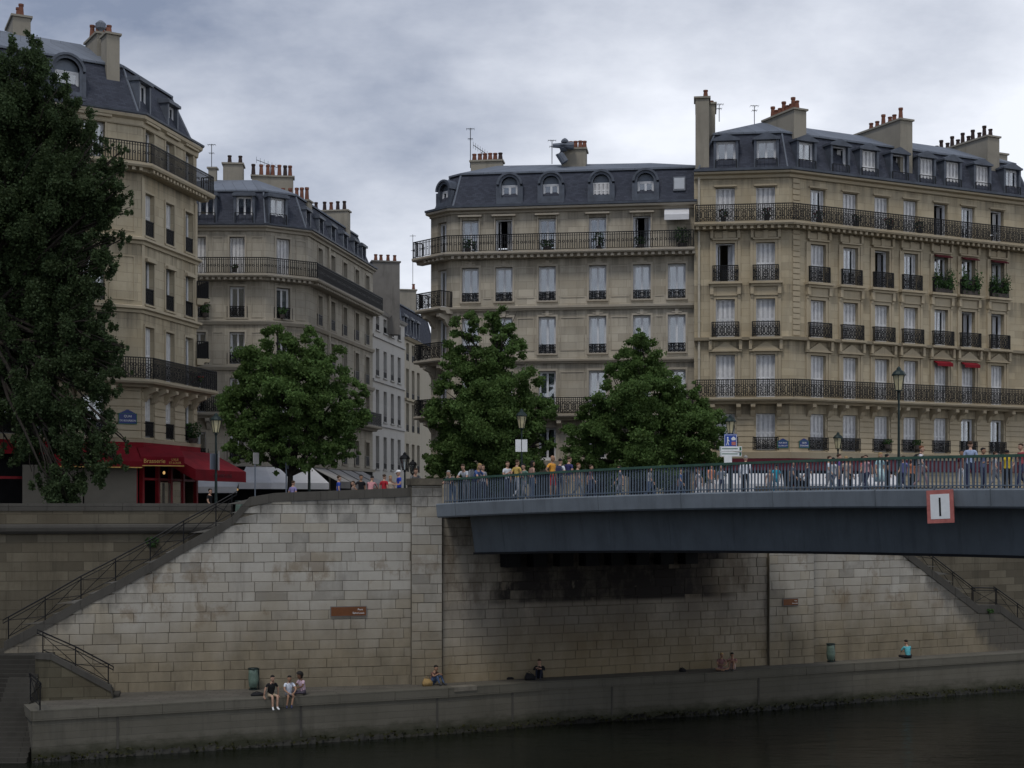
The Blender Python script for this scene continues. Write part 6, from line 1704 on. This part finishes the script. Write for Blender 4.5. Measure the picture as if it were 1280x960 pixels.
L = [  # px, Y, rz, pose, shirt, legs, label, kwargs
 (566, 62.6, -.7, 'lean', (.09, .09, .11), JN, 'person with grey hair leaning on the left end of the bridge railing in dark clothes', dict(hair=('short', 'grey'), s=.93)),
 (583, 62.0, -.5, 'lean', (.42, .44, .48), GY, 'person in a pale grey top leaning on the railing beside the grey haired one', dict(hair=('short', 'brown'), s=1.0)),
 (593, 61.6, .9, 'lean', (.06, .1, .24), NV, 'light haired person in a blue top bending over the bridge railing', dict(hair=('long', 'blonde'))),
 (634, 60.7, .5, 'phone', W_, NV, 'person in a white shirt behind the railing, left of the lamp post with plates', dict(hair=('short', 'brown'), s=.97)),
 (646, 60.6, 2.4, 'walk', (.5, .36, .1), (.4, .4, .42), 'person with a mustard yellow top turned away at the bridge railing', dict(hair=('short', 'brown'), s=1.0)),
 (665, 60.0, 2.0, 'stand', (.38, .24, .19), JN, 'bare shouldered person in blue jeans on the bridge', dict(hair=('long', 'black'), skin='tan', s=.95)),
 (690, 59.2, .9, 'hip', (.72, .33, .05), RD, 'bald person in an orange and yellow shirt and red trousers on the bridge', dict(hair=None, skin='tan', s=1.04, shorts=True)),
 (700, 60.4, 2.7, 'stand', W_, NV, 'dark haired person in a white top with a dark backpack on the bridge', dict(hair=('short', 'black'))),
 (711, 60.6, 2.3, 'stand', (.035, .035, .12), TN, 'person in a navy shirt and tan trousers on the bridge', dict(hair=('short', 'brown'), s=1.05)),
 (722, 61.2, 1.4, 'walk', (.25, .2, .2), GY, 'shorter reddish haired person right of the navy shirt on the bridge', dict(hair=('short', 'red'), s=.9)),
 (850, 68.0, 1.3, 'walk', (.05, .12, .3), JN, 'person all in blue behind the railing by the broad tree', dict(hair=('short', 'brown'), s=.88)),
 (873, 69.0, -1.2, 'walk', (.5, .45, .45), (.6, .6, .62), 'person in white trousers behind the railing near the orange topped one', dict(hair=('short', 'brown'), s=.9)),
 (889, 66.0, .4, 'walk', (.62, .25, .15), (.35, .3, .28), 'person in an orange top walking behind the railing below the blue sign', dict(hair=('long', 'brown'), s=.95)),
 (932, 63.5, 2.9, 'stand', (.66, .68, .72), BL, 'tall person in a white shirt on the bridge right of the blue sign', dict(hair=('short', 'grey'), s=1.07, sleeve=1.2)),
 (962, 68.0, .3, 'stand', (.3, .2, .16), GY, 'small person in dull clothes beside the turquoise child', dict(hair=('short', 'brown'), s=.82)),
 (970, 64.0, 3.0, 'walk', (.02, .3, .42), (.03, .2, .3), 'child in a turquoise top behind the bridge railing', dict(hair=('short', 'black'), s=.85, skin='tan')),
 (1036, 62.0, 1.2, 'walk', (.6, .62, .66), GY, 'person in a white shirt walking left of the one in violet on the bridge', dict(hair=('short', 'brown'), s=.98)),
 (1042, 63.0, -1.2, 'walk', (.62, .64, .66), JN, 'second white shirted person close behind the first on the bridge', dict(hair=('short', 'black'), s=.97)),
 (1048, 64.0, 1.5, 'stand', (.1, .05, .22), NV, 'person in violet standing under the small lamp on the bridge', dict(hair=('short', 'brown'), s=1.08)),
 (1058, 62.5, -.6, 'phone', (.5, .4, .33), (.5, .45, .4), 'person in pale beige clothes on the bridge', dict(hair=('long', 'blonde'), s=.98)),
 (1063, 61.5, .9, 'stand', (.45, .28, .22), BL, 'person in a peach top and black trousers on the bridge', dict(hair=('short', 'black'), skin='tan', s=.93)),
 (1078, 62.0, .9, 'walk', (.38, .1, .1), GY, 'person in a red top on the middle of the bridge', dict(hair=('long', 'brown'), s=.97)),
 (1083, 61.0, -.9, 'walk', (.5, .3, .32), NV, 'person in a pink top and dark trousers on the middle of the bridge', dict(hair=('short', 'brown'), s=.97)),
 (1100, 60.0, .5, 'stand', (.36, .52, .54), (.4, .55, .56), 'person in a pale aqua dress by the tall bridge lamp', dict(hair=('long', 'blonde'), skirt=True, shorts=True, s=1.0)),
 (1108, 61.5, 1.8, 'stand', BL, BL, 'person all in black right of the aqua dress on the bridge', dict(hair=('short', 'black'), s=1.0)),
 (1151, 54.0, 1.2, 'walk', (.6, .58, .6), (.3, .2, .2), 'person in a pale top carrying a black backpack, left of the river sign', dict(hair=('short', 'red'), s=1.0)),
 (1203, 55.0, -.8, 'stand', (.16, .03, .04), (.66, .66, .68), 'person in a dark red top and white trousers on the right part of the bridge', dict(hair=('short', 'black'), s=.93, skin='tan')),
 (1213, 54.0, 2.9, 'stand', (.3, .37, .52), NV, 'tall person in a light blue shirt on the right part of the bridge', dict(hair=('short', 'brown'), s=1.1)),
 (1228, 56.0, .9, 'phone', (.13, .15, .26), NV, 'person in a dark blue shirt right of the tall light blue shirted one', dict(hair=('short', 'black'), s=1.0, skin='tan')),
 (1259, 53.0, 2.8, 'stand', (.55, .4, .03), BL, 'child in a yellow vest and black trousers near the right end of the bridge', dict(hair=('short', 'black'), s=.88, skin='tan')),
 (1277, 51.0, -1.3, 'walk', (.3, .06, .07), NV, 'person in red cut by the right edge of the picture', dict(hair=('short', 'brown'), s=.97)),
 (603, 62.5, .6, 'stand', (.3, .3, .33), NV, 'person in a mid grey top right of the bending blonde on the bridge', dict(hair=('short', 'brown'), s=.96)),
 (655, 62.5, -.8, 'walk', (.12, .2, .16), GY, 'person in a dark green top half hidden between mustard top and blue jeans', dict(hair=('short', 'black'), s=.95)),
 (738, 63.0, 1.6, 'walk', (.2, .1, .12), NV, 'person in a wine coloured top walking right of the red haired one', dict(hair=('short', 'brown'), s=.9)),
 (775, 64.5, -1.5, 'walk', (.15, .16, .2), GY, 'person in slate grey alone before the broad tree on the bridge', dict(hair=('short', 'black'), s=.9)),
 (812, 66.0, 1.4, 'walk', (.45, .43, .4), JN, 'person in a cream top and jeans alone before the broad tree on the bridge', dict(hair=('long', 'brown'), s=.9)),
 (902, 67.0, -.5, 'stand', (.3, .32, .36), NV, 'person in a grey blue top right of the orange one on the bridge', dict(hair=('short', 'grey'), s=.93)),
 (990, 65.0, 1.4, 'walk', (.1, .1, .12), BL, 'person in charcoal clothes right of the turquoise child', dict(hair=('short', 'brown'), s=.95)),
 (1010, 66.0, -1.4, 'walk', (.05, .05, .07), BL, 'person in black under the right street name plate', dict(hair=('short', 'black'), s=.95)),
 (1130, 60.0, -1.2, 'walk', (.12, .13, .3), NV, 'person in an indigo top right of the tall bridge lamp', dict(hair=('short', 'brown'), s=.92)),
 (1140, 61.0, .4, 'stand', (.4, .15, .08), BL, 'person in a rust coloured top right of the tall bridge lamp', dict(hair=('long', 'black'), s=.9)),
 (1243, 57.0, 1.2, 'walk', (.4, .4, .42), GY, 'person in light grey left of the yellow vest on the bridge', dict(hair=('short', 'brown'), s=.93)),
]
PE = []
for px, Y, rz, pn, sh, lg, lab, kw in L:
    PE.append(person(onb(px, Y), rz, pn, sh, lg, lab, group=GB, **kw))
backpack(PE[7], NV, 'dark backpack on the white topped person on the bridge')
backpack(PE[2], (.22, .24, .26), 'grey backpack on the light haired person bending over the railing')
backpack(PE[25], BL, 'black backpack of the pale topped walker left of the river sign')
GS = 'people standing behind the parapet'
for px, Y, zb, rz, pn, sh, lg, lab, kw in [
 (262, 70.0, 9.05, 1.2, 'walk', BL, BL, 'waiter in a black vest with white sleeves under the red awning', dict(hair=('short', 'black'), s=1.03)),
 (366, 68, 9.5, 2.6, 'stand', (.25, .22, .42), NV, 'person in a lavender shirt behind the parapet below the lone tree', dict(hair=('short', 'brown'), s=.98)),
 (423, 68, 9.7, 1.9, 'stand', (.02, .06, .32), NV, 'person in a royal blue top behind the parapet', dict(hair=('short', 'brown'), s=1.0)),
 (442, 68.5, 9.6, -1, 'stand', (.3, .25, .22), GY, 'short person between the royal blue and the dark one behind the parapet', dict(hair=('short', 'brown'), s=.92)),
 (451, 68.2, 9.75, .5, 'hip', BL, BL, 'person in black left of the pink shirt behind the parapet', dict(hair=('short', 'black'), skin='tan', s=1.0)),
 (462.5, 67.4, 9.75, 2.9, 'lean', (.52, .25, .26), TN, 'person in a pink shirt bending behind the parapet', dict(hair=('short', 'black'), s=1.0)),
 (480, 67.2, 9.75, 2.6, 'stand', (.38, .02, .03), NV, 'person in a red shirt behind the parapet', dict(hair=('short', 'brown'), s=1.0)),
 (488, 67.8, 9.75, .3, 'stand', (.5, .42, .34), GY, 'blonde person between the red shirt and the white cap', dict(hair=('long', 'blonde'), s=.97)),
 (499, 67.0, 9.8, -1.2, 'phone', (.02, .05, .34), NV, 'person in a white cap and royal blue shirt at the end of the parapet', dict(hair=('cap', 'white'), s=1.08)),
 (517, 67.5, 9.9, .4, 'lean', (.12, .12, .12), GY, 'person in grey leaning behind the tall pier', dict(hair=('short', 'brown'), s=1.12))]:
    o = person(((px-640)*Y/F, Y, zb), rz, pn, sh, lg, lab, group=GS, **kw)
    if px == 262:
        o.material_slots[1].material = cloth(BL)
def quay_pt(px, dy=0):
    for f in ef[1:]:
        u = f.u(px)
        if 0 <= u <= f.L: return Vector(f.w(u, -dy, 2.014)), f
GQ = 'people sitting on the quay'
def seat(px, dy, drz, *a, **k):
    p, f = quay_pt(px, dy); return person(p, f.rz+drz, *a, group=GQ, **k)
seat(339, .06, .15, 'edge', BL, TN, 'person in a black shirt and pale shorts dangling white shoes over the quay edge', hair=('short', 'black'), shorts=True, shoes=(.7, .7, .7), s=1.05)
seat(361, .06, 0, 'edge2', (.62, .66, .74), (.2, .21, .23), 'person in a white shirt sitting on the quay edge with crossed feet', hair=('short', 'black'), skin='tan', shorts=True, shoes=(.03, .04, .09), s=1.0)
seat(383.5, .5, -1.25, 'cross', (.55, .4, .47), (.07, .06, .08), 'curly haired person in a pale pink top sitting cross legged on the quay', hair=('curly', 'black'), skin='brown', s=1.05)
f_ = fAb
def wallseat(px, py, rz, *a, **k):
    Y = F*8.1/(py-HY); p = at(px, py, Y); return person((p.x, p.y, 2.003), rz, *a, group=GQ, **k)
wallseat(540, 856, .95, 'knees', (.14, .07, .055), JN, 'person in a brown top and blue jeans sitting against the stone pier', hair=('short', 'black'), skin='tan', s=1.0)
wallseat(675, 848.5, -.15, 'knees', BL, (.015, .018, .03), 'person in dark clothes sitting alone under the bridge', hair=('short', 'brown'), sleeve=1.2, s=1.05)
wallseat(900, 838.5, .3, 'cross', (.2, .1, .1), (.3, .2, .18), 'person in a patterned dark top sitting left of the pair under the bridge', hair=('short', 'blonde'), skin='tan', shorts=True, s=1.0)
wallseat(916, 837.5, -.3, 'knees', (.38, .2, .19), (.5, .38, .35), 'dark haired person in a red top sitting right of the pair under the bridge', hair=('short', 'black'), skin='tan', shorts=True, s=.98)
seat(1142, .4, pi-.15, 'cross', (.10, .40, .46), BL, 'person in a turquoise shirt sitting with back to the river', hair=('short', 'black'), sleeve=.9, s=1.08)
def bagthing(px, py, col, lab, w=.4, h=.28):
    Y = F*8.1/(py-HY); p = at(px, py, Y); r = empty('bag', (p.x, p.y, 2.004), .3, lab, 'bag')
    m = MB(); m.ring_solid([[(-w/2, -.12, 0), (w/2, -.12, 0), (w/2, .12, 0), (-w/2, .12, 0)], [(-w/2-.03, -.15, h*.4), (w/2+.03, -.14, h*.5), (w/2, .14, h*.5), (-w/2, .15, h*.4)], [(-w*.3, -.07, h), (w*.35, -.06, h*.85), (w*.3, .06, h*.85), (-w*.3, .07, h)]])
    link('bag_body', m.mesh('bag_body', cloth(col), None, True), r)
    m = MB(); m.tube([(-w*.25, -.02, h*.95), (-.05, -.03, h*1.25), (w*.25, -.02, h*.85)], .014, 5); link('handle', m.mesh('handle', cloth(col)), r)
bagthing(322, 870, BL, 'flat dark bag lying left of the black shirted person on the quay', .55, .16)
bagthing(534, 857.5, (.3, .2, .08), 'straw coloured bag beside the person sitting by the pier', .4, .34)
bagthing(662, 850.5, BL, 'black bag beside the lone dark clothed person under the bridge', .42, .35)
bagthing(637, 849, BL, 'small flat black bag on the quay left of the lone dark figure', .3, .12)
bagthing(853, 840, BL, 'little black bag on the quay left of the seated pair', .25, .2)

# ------------------------------------------------------------------ sky, sun, camera
w = bpy.data.worlds.new('World'); sc.world = w; w.use_nodes = True
nt = w.node_tree; g = G(nt); bg = nt.nodes['Background']
SUN_EL, SUN_AZ = rad(60), rad(205)            # behind the camera, high, a little to the left
sky = nt.nodes.new('ShaderNodeTexSky'); sky.sky_type = 'NISHITA'; sky.sun_disc = False; sky.sun_elevation = SUN_EL; sky.sun_rotation = SUN_AZ
tc = nt.nodes.new('ShaderNodeTexCoord').outputs['Generated']
x, y, z = g.xyz(tc)
den = g.math('ADD', g.math('MAXIMUM', z, 0.0), .34)
cb = nt.nodes.new('ShaderNodeCombineXYZ'); nt.links.new(g.math('DIVIDE', x, den), cb.inputs[0]); nt.links.new(g.math('DIVIDE', y, den), cb.inputs[1])
v = cb.outputs[0]
wv = g.noise(g.scale(v, .5, .5, 1), 1.0, 3, .5)
cl = g.noise(g.scale(v, 1.6, 1.6, 1), 1.1, 7, .55)
cl2 = g.noise(g.scale(v, 2.4, 3.2, 1), 1.6, 6, .6)
dirk = g.math('ADD', g.math('MULTIPLY', x, .5), g.math('MULTIPLY', g.math('SUBTRACT', .19, z), .9))
k = g.ramp(g.math('ADD', g.math('ADD', g.math('MULTIPLY', cl, .68), g.math('MULTIPLY', cl2, .32)), dirk), .22, .60)
c1 = g.mix(k, (2.7, 3.2, 4.4), (11.0, 11.35, 12.2))
zen = g.math('ADD', 1.0, g.math('MULTIPLY', g.ramp(z, .42, .95), ZEN))
vm = nt.nodes.new('ShaderNodeVectorMath'); vm.operation = 'SCALE'; nt.links.new(c1, vm.inputs[0]); nt.links.new(zen, vm.inputs['Scale'])
col = g.mix(.9, sky.outputs[0], vm.outputs[0])
nt.links.new(col, bg.inputs['Color']); bg.inputs['Strength'].default_value = .1
sl = bpy.data.lights.new('sun', 'SUN'); sl.energy = SUNE; sl.angle = rad(13); sl.color = (1, .96, .9)
so = bpy.data.objects.new('sun', sl); COL.objects.link(so); so.location = (0, 0, 60)
dirv = Vector((sin(SUN_AZ)*cos(SUN_EL), cos(SUN_AZ)*cos(SUN_EL), sin(SUN_EL)))
so.rotation_euler = dirv.to_track_quat('Z', 'Y').to_euler()
cd = bpy.data.cameras.new('camera'); co = bpy.data.objects.new('camera', cd); COL.objects.link(co)
co.location = (0, 0, CZ); co.rotation_euler = (pi/2, 0, 0)
cd.sensor_width = 36; cd.lens = F/1280*36; cd.shift_y = (HY-480)/1280; cd.clip_end = 3000; cd.clip_start = .5
sc.camera = co
sc.view_settings.view_transform = 'Standard'; sc.view_settings.look = 'None'; sc.view_settings.exposure = EXPO; sc.view_settings.gamma = 1
sc.render.engine = 'CYCLES'
